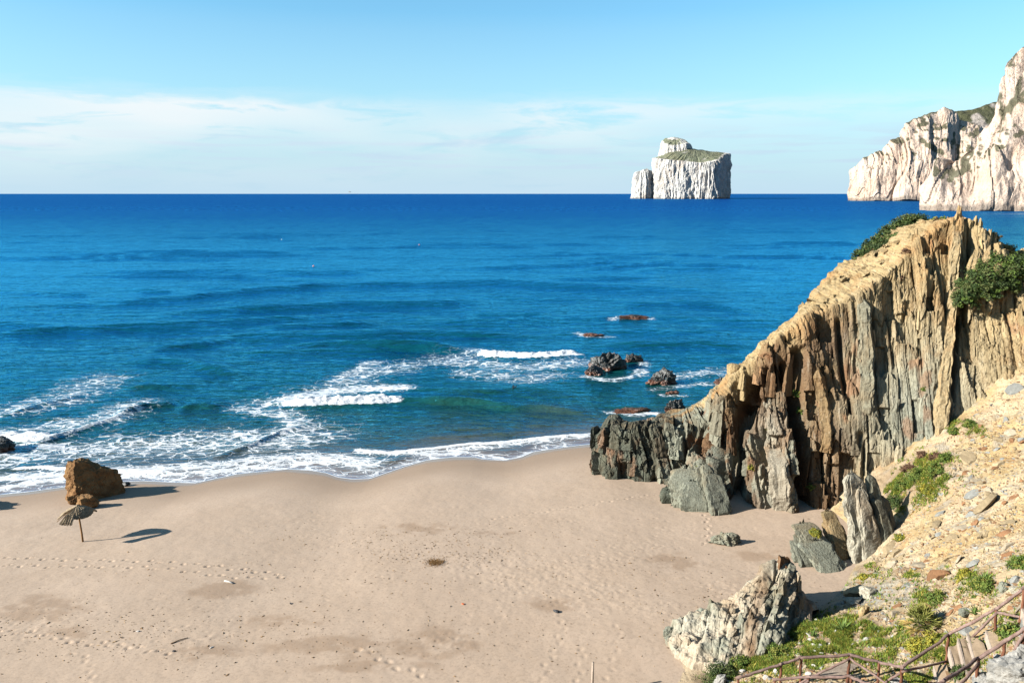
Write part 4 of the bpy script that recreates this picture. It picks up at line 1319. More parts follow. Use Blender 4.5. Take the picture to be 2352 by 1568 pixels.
def beach_boulder():
    """wedge: high on the left, falling to the right, an arris towards the viewer"""
    bot = np.array([(-1.95, .3, -.5), (-.80, -1.35, -.5), (2.05, .35, -.5), (1.4, 1.9, -.5), (-1.2, 1.8, -.5)])
    top = np.array([(-1.42, .35, 2.60), (-.92, -.25, 2.82), (1.80, .55, 1.35), (1.25, 1.3, 1.4), (-1.0, 1.3, 2.6)])
    per, rows = 44, 60
    ring0, ring1 = [], []
    for k in range(5):
        f_ = (np.arange(per) / per)[:, None]
        ring0.append(bot[k] * (1 - f_) + bot[(k + 1) % 5] * f_); ring1.append(top[k] * (1 - f_) + top[(k + 1) % 5] * f_)
    r0, r1 = np.concatenate(ring0), np.concatenate(ring1)
    n = len(r0); L_ = []
    for k in range(rows):
        f_ = k / (rows - 1); L_.append(r0 * (1 - f_) + r1 * f_)
    c_ = r1.mean(0)
    for k in range(1, 16):
        f_ = k / 15; L_.append(r1 * (1 - f_) + c_ * f_ * 1.0)
    v = np.concatenate(L_)
    nr = v - np.array([-.1, .5, .9]); nr /= np.linalg.norm(nr, axis=1, keepdims=True)
    d_ = -0.16 * sstep(1.6, 2.3, np.linalg.norm(v - np.array([-.1, .5, .9]), axis=1)) + 0.28 * fbm(v[:, 0] * .9, v[:, 1] * .9, v[:, 2] * .9, 4) + 0.10 * (ridged(v[:, 0] * 1.6, v[:, 1] * 1.6, v[:, 2] * 1.6, 4) - .5) + .05 * fbm(v[:, 0] * 6, v[:, 1] * 6, v[:, 2] * 6, 3)
    v = v + nr * d_[:, None]
    return new_mesh('boulder', v, grid_faces(n, len(L_), closed_u=True))


bl = gz(203, 1140, 0.95)
o = obj('boulder', beach_boulder(), M_BROWN); o.location = (bl[0], bl[1] + 0.6, 0.95 - 0.25); o.rotation_euler = (0, 0, 0.32)
tag(o, 'big wedge shaped ochre boulder on the sand behind the thatched parasol', 'boulder')
p_ = gz(207, 1156, 1.05)
boulder('boulder', (p_[0] - .1, p_[1] + .1, 1.15), (0.85, 0.6, 0.62), 93, M_BROWN, label='small ochre boulder leaning on the foot of the big wedge boulder', cat='boulder')
p_ = gz(160, 1150, 1.0)
boulder('boulder', (p_[0] + .1, p_[1] + .2, 1.0), (0.55, 0.45, 0.42), 97, M_BROWN, label='low crumbled ochre rock at the left foot of the wedge boulder', cat='boulder')
p_ = gz(288, 1110, 0.6)
boulder('beach_rock', (p_[0], p_[1], 0.55), (0.55, 0.3, 0.2), 98, M_SEA, label='small dark rock at the water edge right of the ochre boulder', cat='rock', sub=4)
p_ = gz(5, 1030, 0.2)
boulder('sea_rock', (p_[0] - .6, p_[1], 0.35), (2.0, 1.2, 1.15), 99, M_SEA, label='black rock in the surf at the left edge', cat='rock', rough=0.16)
p_ = gz(-150, 1160, 1.0)
boulder('boulder', (p_[0] + 0.2, p_[1], 1.2), (2.0, 1.6, 1.9), 95, M_BROWN, label='ochre boulder just off the left edge casting its shadow on the sand', cat='boulder', rough=0.12)
# rocks in the sea
SEA = [(1395, 848, (2.5, 1.7, 2.0), 121, 'biggest black jagged rock in the sea', 0.15), (1452, 832, (1.2, .8, .75), 122, 'low black rock touching the right side of the biggest sea rock', 0.0),
       (1523, 882, (1.75, 1.2, 1.25), 123, 'squat dark rock with a brown weed skirt nearest the headland', 0.3), (1545, 905, (.75, .4, .3), 124, 'tiny brown rock awash in front of the squat sea rock', 0.0),
       (1452, 732, (2.9, 1.3, .45), 125, 'flat reddish rock awash farthest out in the sea', 0.1), (1357, 772, (1.7, 1.0, .38), 126, 'small reddish rock awash beyond the white breaker', 0.0),
       (1452, 948, (1.6, .6, .42), 127, 'long reddish rock in the shore break left of the headland tip', 0.05), (1552, 945, (1.0, .6, 1.0), 128, 'brown rock at the seaward foot of the headland', 0.4),
       (1368, 860, (1.0, .9, .9), 129, 'black rock hump at the left end of the biggest sea rock', 0.2), (1655, 882, (.6, .5, .5), 130, 'reddish boulder at the water line under the headland skyline', 0.2)]
for px, py, rad, sd, lab, rz in SEA:
    p_ = gz(px, py, 0.0)
    boulder('sea_rock', (p_[0], p_[1] + rad[1] * 0.4, 0.12 * rad[2]), rad, sd, M_SEA, label=lab, cat='rock', rz=rz, rough=0.27, strat=0.22, sdir=(0.9, 0.2, 0.3), cuts=10)
p_ = gz(1662, 1240, 1.65)
boulder('beach_rock', (p_[0], p_[1] + .1, 1.6), (0.95, 0.5, 0.5), 141, M_SLAB, C['grey'] * 1.1, 'small grey rock alone on the open sand near the headland', 'rock', rough=0.2, strat=0.2, sdir=(1, .1, .2))
p_ = gz(1545, 1462, 1.75)
boulder('beach_rock', (p_[0] - .05, p_[1] + .2, 1.85), (0.5, 0.36, 0.42), 142, M_SLAB, C['grey'] * .95, 'grey rock at the left tip of the pointed outcrop', 'rock', rough=0.12)
p_ = at_y(1683, 850, 57.2)
boulder('perched_boulder', p_, (0.62, 0.6, 0.5), 143, M_SLAB, C['tan'], 'round tan boulder perched on the headland skyline', 'boulder', rough=0.05, cuts=4)

# ------------------------------------------------------------------ far limestone cliffs
def lime_patch(name, cols, nu, nvs, seed, label, relief, veg_lines=()):
    """cols: (base, middle, skyline) as (px, py, y)"""
    q0 = np.array([at_y(*c_[0]) for c_ in cols]); q1 = np.array([at_y(*c_[1]) for c_ in cols]); q2 = np.array([at_y(*c_[2]) for c_ in cols])
    q0[:, 2] = 0.0
    sc = relief
    bk = q2 + np.array([6, 10, -2.0]) * sc * 0.5
    bk2 = q2 + np.array([20, 40, 0.0]) * sc * 0.5
    bk2[:, 2] = -5
    Gc, Nc, Sc, Vc = patch_grid([q0 - [0, 0, 6], q0, q1, q2, bk, bk2], None, nu, nvs)
    U_ = np.broadcast_to(Sc[None], Gc.shape[:2]); V_ = np.broadcast_to(Vc[:, None], Gc.shape[:2]); Z_ = Gc[..., 2]
    k = 1.0 / sc
    d_ = sc * (1.1 * fbm(U_ * k * 0.10, seed, Z_ * k * 0.045, 4, 0.55) + 0.55 * (ridged(U_ * k * 0.22, seed + 2.0, Z_ * k * 0.06, 4) - 0.4) + 0.6 * (beds(U_ * k, Z_ * k, 4.0, 6.0, int(seed) + 60, 0.8) - 0.4) + 0.35 * fbm(U_ * k * 0.3, seed, Z_ * k * 0.25, 4, 0.6) + 0.2 * (beds(U_ * k, Z_ * k, 1.3, 3.0, int(seed) + 61, 0.8) - 0.4))
    e = sstep(0.5, 1.2, V_) * 0.85 + 0.15
    G4 = Gc + Nc * (d_ * e)[..., None]
    du = np.gradient(G4, axis=1); dv = np.gradient(G4, axis=0)
    n_ = np.cross(du, dv); n_ /= np.linalg.norm(n_, axis=-1, keepdims=True) + 1e-9
    flat = np.abs(n_[..., 2])
    nn_ = fbm(U_ * k * 0.3, seed + 5, Z_ * k * 0.3, 4, 0.6)
    px_, py_ = survey(G4)
    col = np.array([0.84, 0.66, 0.53]) * np.ones(Gc.shape)
    a = sstep(-0.2, 0.5, nn_)[..., None]; col = col * (1 - 0.6 * a) + np.array([0.66, 0.47, 0.35]) * 0.6 * a
    a = (sstep(0.1, 0.5, fbm(U_ * k * 0.6, 1.0 + seed, Z_ * k * 0.12, 4))[..., None]) * 0.45; col = col * (1 - a) + np.array([0.50, 0.47, 0.44]) * a
    vn_ = fbm(U_ * k * 0.9, seed + 9, Z_ * k * 0.9, 4, 0.65)
    veg = sstep(0.62, 0.9, flat + 0.2 * nn_ + 0.25 * vn_) * sstep(1.3, 2.2, V_)
    for pts, w_ in veg_lines:
        veg = np.maximum(veg, 1.25 * np.exp(-(seg_dist(px_, py_, pts) / w_) ** 2) * (0.75 + 0.3 * nn_ + 0.6 * vn_))
    veg = sstep(0.35, 0.6, veg)[..., None]
    col = col * (1 - 0.9 * veg) + np.array([0.11, 0.115, 0.06]) * 0.9 * veg
    foot = sstep(4.0 * sc * 0.12, 1.5 * sc * 0.12, Z_)[..., None] * 0.7
    col = col * (1 - foot) + np.array([0.22, 0.19, 0.16]) * foot
    return tag(obj(name, new_mesh(name, G4.reshape(-1, 3), grid_faces(Gc.shape[1], Gc.shape[0]), False,
               {'tint': col.reshape(-1, 3), 'bed': (np.stack([U_, Gc[..., 1] * .2, Z_], -1)).reshape(-1, 3)}), M_LIME), label, 'cliff', kind='structure')


lime_patch('limestone_cliff', [
    ((2118, 478, 915), (2123, 455, 925), (2128, 432, 940)), ((2132, 479, 895), (2143, 420, 915), (2150, 372, 945)), ((2165, 480, 885), (2172, 410, 915), (2180, 352, 950)),
    ((2200, 481, 880), (2210, 400, 910), (2215, 333, 955)), ((2235, 482, 876), (2245, 390, 910), (2250, 302, 965)), ((2265, 483, 872), (2272, 370, 905), (2278, 238, 975)),
    ((2290, 484, 870), (2296, 350, 900), (2292, 192, 980)), ((2320, 485, 866), (2322, 330, 900), (2314, 142, 990)), ((2352, 486, 862), (2352, 310, 900), (2348, 106, 1000)),
    ((2400, 487, 856), (2400, 300, 890), (2395, 70, 1000)), ((2500, 489, 845), (2500, 280, 880), (2500, 30, 990)), ((2700, 494, 820), (2700, 280, 850), (2700, 10, 960)), ((3000, 503, 760), (3000, 290, 800), (3000, 40, 900)), ((3500, 520, 690), (3500, 330, 730), (3500, 90, 820)), ((4300, 545, 600), (4300, 380, 640), (4300, 150, 720))],
    640, [6, 90, 130, 12, 12], 3.0, 'high white limestone cliff dropping into the sea at the right edge', 16.0,
    [([(2296, 220), (2302, 255), (2300, 298)], 9), ([(2330, 232), (2318, 250)], 12), ([(2345, 180), (2335, 220)], 8)])
lime_patch('limestone_headland', [
    ((1957, 457, 1760), (1961, 430, 1765), (1965, 396, 1775)), ((1966, 459, 1735), (1970, 420, 1745), (1974, 380, 1765)), ((1990, 461, 1715), (1992, 415, 1735), (1998, 372, 1765)),
    ((2020, 462, 1700), (2022, 410, 1725), (2028, 362, 1765)), ((2045, 463, 1690), (2046, 400, 1720), (2050, 338, 1765)), ((2065, 464, 1680), (2068, 390, 1720), (2072, 322, 1770)),
    ((2090, 465, 1670), (2092, 375, 1720), (2094, 288, 1780)), ((2120, 466, 1660), (2122, 370, 1715), (2124, 276, 1790)), ((2150, 467, 1655), (2152, 365, 1715), (2160, 261, 1800)),
    ((2190, 468, 1650), (2192, 365, 1715), (2192, 268, 1800)), ((2240, 469, 1650), (2240, 370, 1710), (2240, 290, 1800)), ((2330, 470, 1650), (2330, 380, 1700), (2330, 300, 1790))],
    380, [6, 80, 90, 12, 12], 9.0, 'far pinkish limestone headland ending in the open sea', 14.0,
    [([(2120, 325), (2150, 345), (2165, 350)], 8), ([(2150, 318), (2175, 322)], 6), ([(2190, 330), (2200, 345)], 12), ([(2108, 288), (2130, 284)], 5)])
# green hill rising behind both
hc = [(2130, 262, 2150), (2175, 258, 2150), (2215, 251, 2150), (2250, 243, 2150), (2290, 232, 2160), (2360, 222, 2170)]
tp = np.array([at_y(*q) for q in hc]); bs = tp.copy(); bs[:, 1] -= 260; bs[:, 2] = 40
Gh, Nh, Sh, Vh = patch_grid([bs - [0, 30, 60], bs, bs * .4 + tp * .6 + [0, 0, 12], tp, tp + [0, 160, -60]], None, 120, [6, 30, 40, 10])
Gh = Gh + Nh * (5 * fbm(Gh[..., 0] * 0.03, Gh[..., 1] * 0.03, 1.0, 4))[..., None]
hv_ = sstep(0.15, 0.5, fbm(Gh[..., 0] * 0.02, Gh[..., 1] * 0.02, 6.0, 4))[..., None]
tag(obj('hill', new_mesh('hill', Gh.reshape(-1, 3), grid_faces(Gh.shape[1], Gh.shape[0]), False,
    {'tint': (np.array([0.10, 0.105, 0.05]) * (1 - hv_) + np.array([0.45, 0.4, 0.36]) * hv_).reshape(-1, 3), 'bed': Gh.reshape(-1, 3)}), M_LIME),
    'dark scrub covered hill behind the limestone headland', 'hill', kind='structure')


# ------------------------------------------------------------------ sea stack
def stack_part(name, parent, foot, rim_z, base_z, seed, relief, top_fn, green, nth=420, nvw=110, ntop=60, flare=0.05):
    foot = np.array(foot, float); n = len(foot)
    c_ = foot.mean(0)
    tt = np.linspace(0, n, nth, endpoint=False)
    cl = np.concatenate([foot[-1:], foot, foot[:2]])
    ring = catmull(np.c_[cl, np.zeros(len(cl))], tt + 1)[:, :2]
    rz_ = np.interp(tt, np.arange(n + 1), np.r_[rim_z, rim_z[0]])
    arc = np.r_[0, np.cumsum(np.linalg.norm(np.diff(ring, axis=0), axis=1))]
    nr = np.c_[np.gradient(ring[:, 1]), -np.gradient(ring[:, 0])]; nr /= np.linalg.norm(nr, axis=1, keepdims=True)
    if (np.sum(nr * (ring - c_)) < 0): nr = -nr
    rows, shade, ang = [], [], []
    per = arc[-1] * 1.0
    ph = tt / n * 2 * pi
    R_ = per / (2 * pi)
    for k in range(nvw):
        f = k / (nvw - 1)
        z = base_z + f * (rz_ - base_z)
        bx_, by_ = np.cos(ph) * R_, np.sin(ph) * R_
        d_ = relief * (1.0 * fbm(bx_ * 0.035, by_ * 0.035, z * 0.012 + seed, 3) + 0.7 * (ridged(bx_ * 0.07, by_ * 0.07, z * 0.016 + seed, 4) - 0.5) + 0.35 * (beds(arc, z, 14, 26, int(seed) + 70, 0.8) - 0.4) + 0.5 * fbm(bx_ * 0.05, by_ * 0.05, z * 0.05 + seed, 4))
        inset = -flare * f * 40 - 6 * max(0, f - 0.9) ** 1.0 * 10 * 0.4
        rows.append(np.c_[ring + nr * (d_ + inset)[:, None], z])
        shade.append(np.zeros(nth))
    last = rows[-1]
    for k in range(1, ntop + 1):
        f = k / ntop
        xy = last[:, :2] * (1 - f) + c_ * f
        z = last[:, 2] * (1 - f) + f * np.mean(rz_) + top_fn(xy[:, 0], xy[:, 1], f)
        rows.append(np.c_[xy, z]); shade.append(np.full(nth, sstep(0.02, 0.10, f)))
    v = np.concatenate(rows); sh = np.concatenate(shade)
    nn_ = fbm(v[:, 0] * 0.03, v[:, 1] * 0.03, v[:, 2] * 0.03 + seed, 4, 0.6)
    col = np.array([0.82, 0.79, 0.74]) * np.ones((len(v), 3))
    a = sstep(0.05, 0.5, nn_)[:, None]; col = col * (1 - .6 * a) + np.array([0.62, 0.55, 0.48]) * .6 * a
    g_ = sstep(0.25, 0.6, sh * green + 0.45 * nn_ * (sh > 0))[:, None]
    col = col * (1 - g_) + np.array([0.24, 0.26, 0.17]) * g_
    ft = sstep(5, 2, v[:, 2])[:, None] * 0.6; col = col * (1 - ft) + np.array([0.2, 0.18, 0.15]) * ft
    A_ = np.tile(arc, len(rows))
    return obj(name, new_mesh(name, v, grid_faces(nth, len(rows), closed_u=True), False, {'tint': col, 'bed': np.c_[A_, v[:, 1] * .2, v[:, 2]]}), M_LIME, parent)


def stx(px, y=2140.0):
    return (px - CX) / F_PX * (y * math.cos(PITCH) + CAM_H * math.sin(PITCH))


sx0 = stx
st_root = empty('sea_stack', (stx(1590), 2170, 0))
tag(st_root, 'white limestone islet with a green domed top standing in the sea', 'islet')


def rel(fp):
    return [(x - st_root.location.x, y - st_root.location.y) for x, y in fp]


main = rel([(stx(1504), 2165), (stx(1508), 2125), (stx(1545), 2100), (stx(1590), 2092), (stx(1612), 2080), (stx(1630), 2078), (stx(1648), 2112), (stx(1672), 2168), (stx(1690), 2215), (stx(1680), 2262), (stx(1620), 2290), (stx(1550), 2280), (stx(1512), 2230)])
stack_part('cliff_block', st_root, main, [104, 102, 96, 90, 92, 96, 106, 116, 119, 124, 120, 114, 108], -5, 2.0, 5.5,
           lambda x, y, f: (3 * np.ones_like(x) + 22 * np.exp(-((x - (stx(1575) - stx(1590))) / 62) ** 2 - ((y - 20) / 70) ** 2)) * sstep(0, 0.35, f) + 4 * fbm(x * .03, y * .03, 1.0, 4) * min(1, f * 5), 0.75, flare=0.08)
dome = rel([(stx(1520), 2192), (stx(1530), 2160), (stx(1558), 2150), (stx(1584), 2158), (stx(1597), 2190), (stx(1585), 2225), (stx(1548), 2230), (stx(1524), 2215)])
stack_part('summit_dome', st_root, dome, [146, 138, 136, 144, 140, 152, 155, 152], 80, 5.0, 4.0,
           lambda x, y, f: 13 * (1 - (1 - f) ** 1.5) + 5 * fbm(x * .045, y * .045, 3.0, 4) * min(1, f * 4), 0.55, nth=220, nvw=60, ntop=30, flare=0.14)
side = rel([(stx(1456), 2175), (stx(1466), 2150), (stx(1486), 2145), (stx(1500), 2160), (stx(1502), 2190), (stx(1480), 2205), (stx(1460), 2200)])
stack_part('side_pinnacle', st_root, side, [66, 72, 78, 72, 64, 70, 68], -5, 8.0, 5.0, lambda x, y, f: 3 * f + 1.5 * fbm(x * .08, y * .08, 2.0, 3), 0.25, nth=180, nvw=70, ntop=20, flare=0.14)

# ------------------------------------------------------------------ parasol
M_THATCH = simple_mat('dry_thatch', (0.60, 0.49, 0.34), 0.95, 0.5, 14.0, (0.36, 0.26, 0.16), 0.6, 0.1, 0.1)
M_POLE = simple_mat('peeled_pole', (0.42, 0.22, 0.08), 0.8, 0.35, 10.0, None, 0.4, 0.2, 0.1, (1, 1, .2))
ub = at_z(190, 1236, 1.3); ub[2] = float(sand_z(ub[0], ub[1])) - 0.02
par = empty('thatched_parasol', ub)
tag(par, 'worn thatched beach parasol on a wooden pole with gaps in its thatch', 'parasol')
v, f = tube([(0, 0, -0.3), (-.03, 0, .6), (-.07, 0, 1.3), (-.12, 0, 2.22)], [.06, .055, .05, .045], 10, .03)
obj('pole', clean_quads('pole', v, f, True), M_POLE, par)
apex = np.array([-.12, 0, 2.30])
rp = np.random.default_rng(5)
for k in range(8):
    a0 = k * pi / 4 + 0.2
    R_ = 1.15 if cos(a0 + .39) < 0.2 else 0.80
    rim = lambda a_: np.array([apex[0] + R_ * cos(a_), R_ * sin(a_), 2.30 - .62 * R_ + .03 * sin(3 * a_)])
    am = a0 + pi / 8
    v, f = tube([apex - [0, 0, .06], apex * .5 + rim(am) * .5 + [0, 0, .05], rim(am) * 1.0], .018, 6)
    obj('rib', clean_quads('rib', v, f), M_POLE, par)
    if k in (4,):
        continue
    # straw bundles laid side by side
    vs_, fs_ = [], []
    for q in range(150):
        a_ = a0 + rp.random() * pi / 4
        r0, r1 = (0.0, 1.0) if q % 2 else (rp.uniform(.2, .6), rp.uniform(.92, 1.04))
        e_ = rim(a_); p0 = apex * (1 - r0) + e_ * r0; p1 = apex * (1 - r1) + e_ * r1
        bow = .10
        pm = (p0 + p1) / 2 + [0, 0, bow * rp.uniform(.6, 1.2)]
        p0 = p0 + [0, 0, rp.uniform(0, .05)]; p1 = p1 + [0, 0, rp.uniform(-.06, .03)]
        vv_, ff_ = tube([p0, pm, p1], [.028, .034, .016], 4, .25, q, cap=False)
        vs_.append(vv_); fs_.append(ff_)
    v, f = join(list(zip(vs_, fs_)))
    obj('thatch_panel', new_mesh('thatch_panel', v, f), M_THATCH, par)
v, f = tube([apex + [0, 0, -.12], apex + [0, 0, .10]], [.14, .05], 10, .1)
obj('thatch_cap', clean_quads('thatch_cap', v, f), M_THATCH, par)

# ------------------------------------------------------------------ fence and steps
M_RAIL = simple_mat('weathered_rail', (0.34, 0.235, 0.205), 0.9, 0.4, 5.0, (0.20, 0.125, 0.10), 0.5, 0.15, 0.12, (1, 1, 1))
M_POST = simple_mat('red_brown_post', (0.25, 0.105, 0.06), 0.85, 0.4, 6.0, (0.14, 0.055, 0.03), 0.5, 0.15, 0.12, (1, 1, .3))
M_PALE = simple_mat('bleached_plank', (0.62, 0.50, 0.40), 0.9, 0.3, 6.0, None, 0.5, 0.15, 0.12)


def limb(name, a, b_, r0, r1, mat, parent, seed, sag=0.0):
    a = np.asarray(a, float); b_ = np.asarray(b_, float)
    o0 = np.array(parent.location)
    n_ = 9
    f = np.linspace(0, 1, n_)[:, None]
    pts = a * (1 - f) + b_ * f
    rr = np.random.default_rng(seed)
    pts[1:-1] += rr.normal(size=(n_ - 2, 3)) * 0.012
    pts[:, 2] -= sag * 4 * (f * (1 - f))[:, 0]
    v, fc = tube(pts - o0, np.linspace(r0, r1, n_) * (1 + .06 * rr.normal(size=n_)), 9, .05, seed)
    return obj(name, clean_quads(name, v, fc, True), mat, parent)


def fence(name, spec, braces, label, low_rails=()):
    """spec: (top px, top py, foot px, foot py)"""
    feet = drop([q[2] for q in spec], [q[3] for q in spec])
    tops = np.array([at_y(q[0], q[1], fy) for q, fy in zip(spec, feet[:, 1])])
    root = empty(name, feet[0])
    tag(root, label, 'fence')
    for k, (a, b_) in enumerate(zip(feet, tops)):
        limb('post', [b_[0] + .02, a[1], a[2] - .35], b_ + [0, 0, .03], .052, .046, M_POST, root, k + 11)
    for k in range(len(tops) - 1):
        d_ = tops[k + 1] - tops[k]; d_ /= np.linalg.norm(d_)
        limb('rail', tops[k] - d_ * .08 + [0, 0, .05], tops[k + 1] + d_ * .08 + [0, 0, .05 + .012 * (k % 2)], .054, .045, M_RAIL, root, k + 51, .02)
    for k, (i, jx) in enumerate(braces):
        fo_ = feet[jx] + [0, -.04, .1]
        limb('brace', tops[i] + [0, -.05, -.06], fo_, .043, .038, M_RAIL, root, k + 91)
    return root, feet, tops


fence('path_fence', [(1696, 1558, 1690, 1618), (1794, 1527, 1792, 1588), (1840, 1512, 1835, 1572), (1952, 1505.6, 1947, 1566), (2019, 1522, 2013, 1584), (2072.6, 1534.5, 2068, 1597), (2179, 1459, 2177, 1522), (2288.5, 1400, 2282, 1469), (2352, 1353, 2352, 1424), (2450, 1290, 2450, 1362)],
      [(3, 2), (3, 5), (5, 4), (5, 6), (7, 6), (7, 8)], 'rustic reddish timber fence running down the outer side of the path')
fence('handrail_fence', [(2100, 1606, 2098, 1664), (2166, 1567, 2163, 1625), (2247, 1515, 2245, 1568), (2308, 1475, 2306, 1532), (2352, 1447, 2352, 1506), (2430, 1402, 2430, 1464)],
      [(2, 1), (4, 3)], 'rustic timber handrail along the inner side of the sandy steps')
fence('landing_fence', [(1780, 1562, 1778, 1625), (1857, 1556, 1855, 1618), (1954, 1557, 1952, 1620), (2000, 1575, 1998, 1640)],
      [(1, 0)], 'short pale timber rail nearest the camera at the foot of the path')

steps = empty('path_steps', drop([2250], [1515])[0])
tag(steps, 'sandy steps edged with timber boards climbing between the two fences', 'steps')
SR = [((2141, 1548), (2162, 1575)), ((2172, 1542), (2214, 1568)), ((2192, 1524), (2238, 1556)), ((2214, 1506), (2262, 1540)), ((2258, 1491), (2300, 1520)), ((2300, 1462), (2350, 1492)), ((2340, 1440), (2392, 1468))]
M_STEP = simple_mat('packed_sand_tread', (0.46, 0.34, 0.225), 0.95, 0.2, 5.0, None, 0.4, 0.1, 0.05)
prev = None
for k, (a, b_) in enumerate(SR):
    pa, pb = drop([a[0], b_[0]], [a[1], b_[1]])
    zc = (pa[2] + pb[2]) / 2
    d_ = (pb - pa); d_[2] = 0; L_ = np.linalg.norm(d_); d_ /= L_; nrm = np.array([-d_[1], d_[0], 0])
    o0 = np.array(steps.location)
    hh = 0.17
    cs = [pa, pb]
    v = []
    for s_ in (0, .05):
        for pnt in (pa, pb):
            for zz in (zc - .15, zc + hh):
                v.append(np.array([pnt[0], pnt[1], zz]) + nrm * s_ - o0)
    fcs = [(0, 2, 3, 1), (4, 5, 7, 6), (0, 1, 5, 4), (2, 6, 7, 3), (1, 3, 7, 5), (0, 4, 6, 2)]
    me_ = bpy.data.meshes.new('riser_board'); me_.from_pydata([tuple(q) for q in v], [], fcs); me_.update()
    obj('riser_board', me_, M_PALE, steps)
    cur = (pa, pb, zc + hh)
    if prev is not None:
        p0, p1, z0 = prev
        vv_ = []
        ga, gb_ = np.array([pa[0], pa[1], 0]), np.array([pb[0], pb[1], 0])
        nx_, ny_ = 10, 8
        for jx in range(ny_):
            for ix in range(nx_):
                fu, fv = ix / (nx_ - 1), jx / (ny_ - 1)
                l0 = np.array([p0[0], p0[1], 0]) * (1 - fu) + np.array([p1[0], p1[1], 0]) * fu
                l1 = ga * (1 - fu) + gb_ * fu
                q = l0 * (1 - fv) + l1 * fv
                q[2] = z0 - .015 + .02 * math.sin(fu * 9 + k) * math.sin(fv * 7) + (max(0, zc - .02 - z0)) * fv * .35
                vv_.append(q - o0)
        obj('tread', new_mesh('tread', np.array(vv_), grid_faces(nx_, ny_), True), M_STEP, steps)
    prev = cur

deck = empty('plank_landing', drop([1932], [1540])[0])
tag(deck, 'bleached plank landing behind the fence corner post', 'boardwalk')
dp = drop([1905, 1945], [1556, 1528])
for k in range(8):
    c_ = dp[0] * (1 - k / 7) + dp[1] * (k / 7) - np.array(deck.location)
    v, f = tube([c_ + [-.55, -.1, .07], c_ + [0, 0, .075], c_ + [.6, .1, .07]], [.06, .065, .06], 4, .03, k)
    obj('plank', clean_quads('plank', v, f), M_PALE, deck)

# ------------------------------------------------------------------ stones, gravel, grass
STONE_M = {'tan': simple_mat('tan_stone', (0.52, 0.40, 0.24), 0.95, 0.35, 4.0, None, 0.6, 0.1, 0.2), 'rust': simple_mat('rust_stone', (0.38, 0.20, 0.10), 0.95, 0.35, 4.0, None, 0.6, 0.1, 0.25),
           'pale': simple_mat('cream_stone', (0.56, 0.47, 0.34), 0.95, 0.3, 4.0, None, 0.6, 0.1, 0.2),
           'white': simple_mat('white_stone', (0.74, 0.70, 0.64), 0.9, 0.2, 4.0, None, 0.5, 0.1, 0.12), 'grey': simple_mat('grey_stone', (0.36, 0.36, 0.33), 0.95, 0.3, 4.0, None, 0.6, 0.1, 0.2)}


def chip(seed, flat):
    """angular stone, 20 to 40 faces"""
    import bmesh
    bm = bmesh.new()
    bmesh.ops.create_icosphere(bm, subdivisions=2, radius=1.0)
    r_ = np.random.default_rng(seed)
    V_ = np.array([q.co[:] for q in bm.verts])
    for _ in range(7):
        d = r_.normal(size=3); d /= np.linalg.norm(d); h_ = r_.uniform(.35, .7); s_ = V_ @ d
        V_ -= np.maximum(s_ - h_, 0)[:, None] * d
    V_[:, 2] *= flat
    for q, c_ in zip(bm.verts, V_): q.co = c_
    bmesh.ops.dissolve_limit(bm, angle_limit=radians(9), verts=bm.verts, edges=bm.edges)
    me_ = bpy.data.meshes.new('stone'); bm.to_mesh(me_); bm.free()
    return me_


CHIPS = {}
for kk, mm in STONE_M.items():
    CHIPS[kk] = []
    for q in range(5):
        me_ = chip(500 + q * 7 + len(kk), 0.85 if kk == 'white' else (0.35, .5, .28, .7, .4)[q])
        me_.materials.append(mm); CHIPS[kk].append(me_)
rst = np.random.default_rng(31)


def slope_quat(x, y):
    e = 0.35
    zx = (hill_z(x + e, y) - hill_z(x - e, y)) / (2 * e); zy = (hill_z(x, y + e) - hill_z(x, y - e)) / (2 * e)
    return Vector((-float(zx), -float(zy), 1)).normalized().to_track_quat('Z', 'Y')


def put_stone(p_, kind, r_):
    o = bpy.data.objects.new('stone', CHIPS[kind][rst.integers(0, 5)])
    o.location = p_ + np.array([0, 0, r_ * .06])
    o.scale = (r_ * rst.uniform(.8, 1.5), r_ * rst.uniform(.7, 1.1), r_ * rst.uniform(.8, 1.2))
    o.rotation_mode = 'QUATERNION'
    o.rotation_quaternion = slope_quat(p_[0], p_[1]) @ Quaternion((0, 0, 1), rst.uniform(0, 6.28)) @ Quaternion((1, 0, 0), rst.normal() * .3)
    COL.objects.link(o); o.parent = hill


tal = []
while len(tal) < 215:
    px, py = rst.uniform(1960, 2370), rst.uniform(850, 1460)
    lim = np.interp(py, [850, 960, 1060, 1130, 1250, 1300, 1420, 1470], [2352, 2215, 2160, 2090, 2050, 1990, 1900, 1870])
    if px < lim + 8: continue
    tal.append((px, py))
tp_ = drop([q[0] for q in tal], [q[1] for q in tal])
for p_ in tp_:
    kind = rst.choice(['tan', 'tan', 'tan', 'tan', 'rust', 'rust', 'grey', 'pale'])
    put_stone(p_, str(kind), float(np.clip(rst.lognormal(-1.6, .6), .07, .75)))
wh = [(1832, 1400), (1836, 1478), (1870, 1480), (1862, 1472), (1905, 1478), (1880, 1490), (1884, 1484), (1916, 1452), (1858, 1456), (1815, 1500), (1834, 1503), (1812, 1508), (1800, 1507), (1872, 1497), (1885, 1500), (1875, 1425), (1900, 1450), (1856, 1548), (1706, 1540), (1760, 1556), (1780, 1545), (1870, 1530),
      (1930, 1490), (1960, 1482), (2020, 1452), (2050, 1462), (2070, 1470), (1990, 1470), (1750, 1535), (1640, 1568)]
for p_ in drop([q[0] for q in wh], [q[1] for q in wh]):
    put_stone(p_, 'white', rst.uniform(.09, .16))

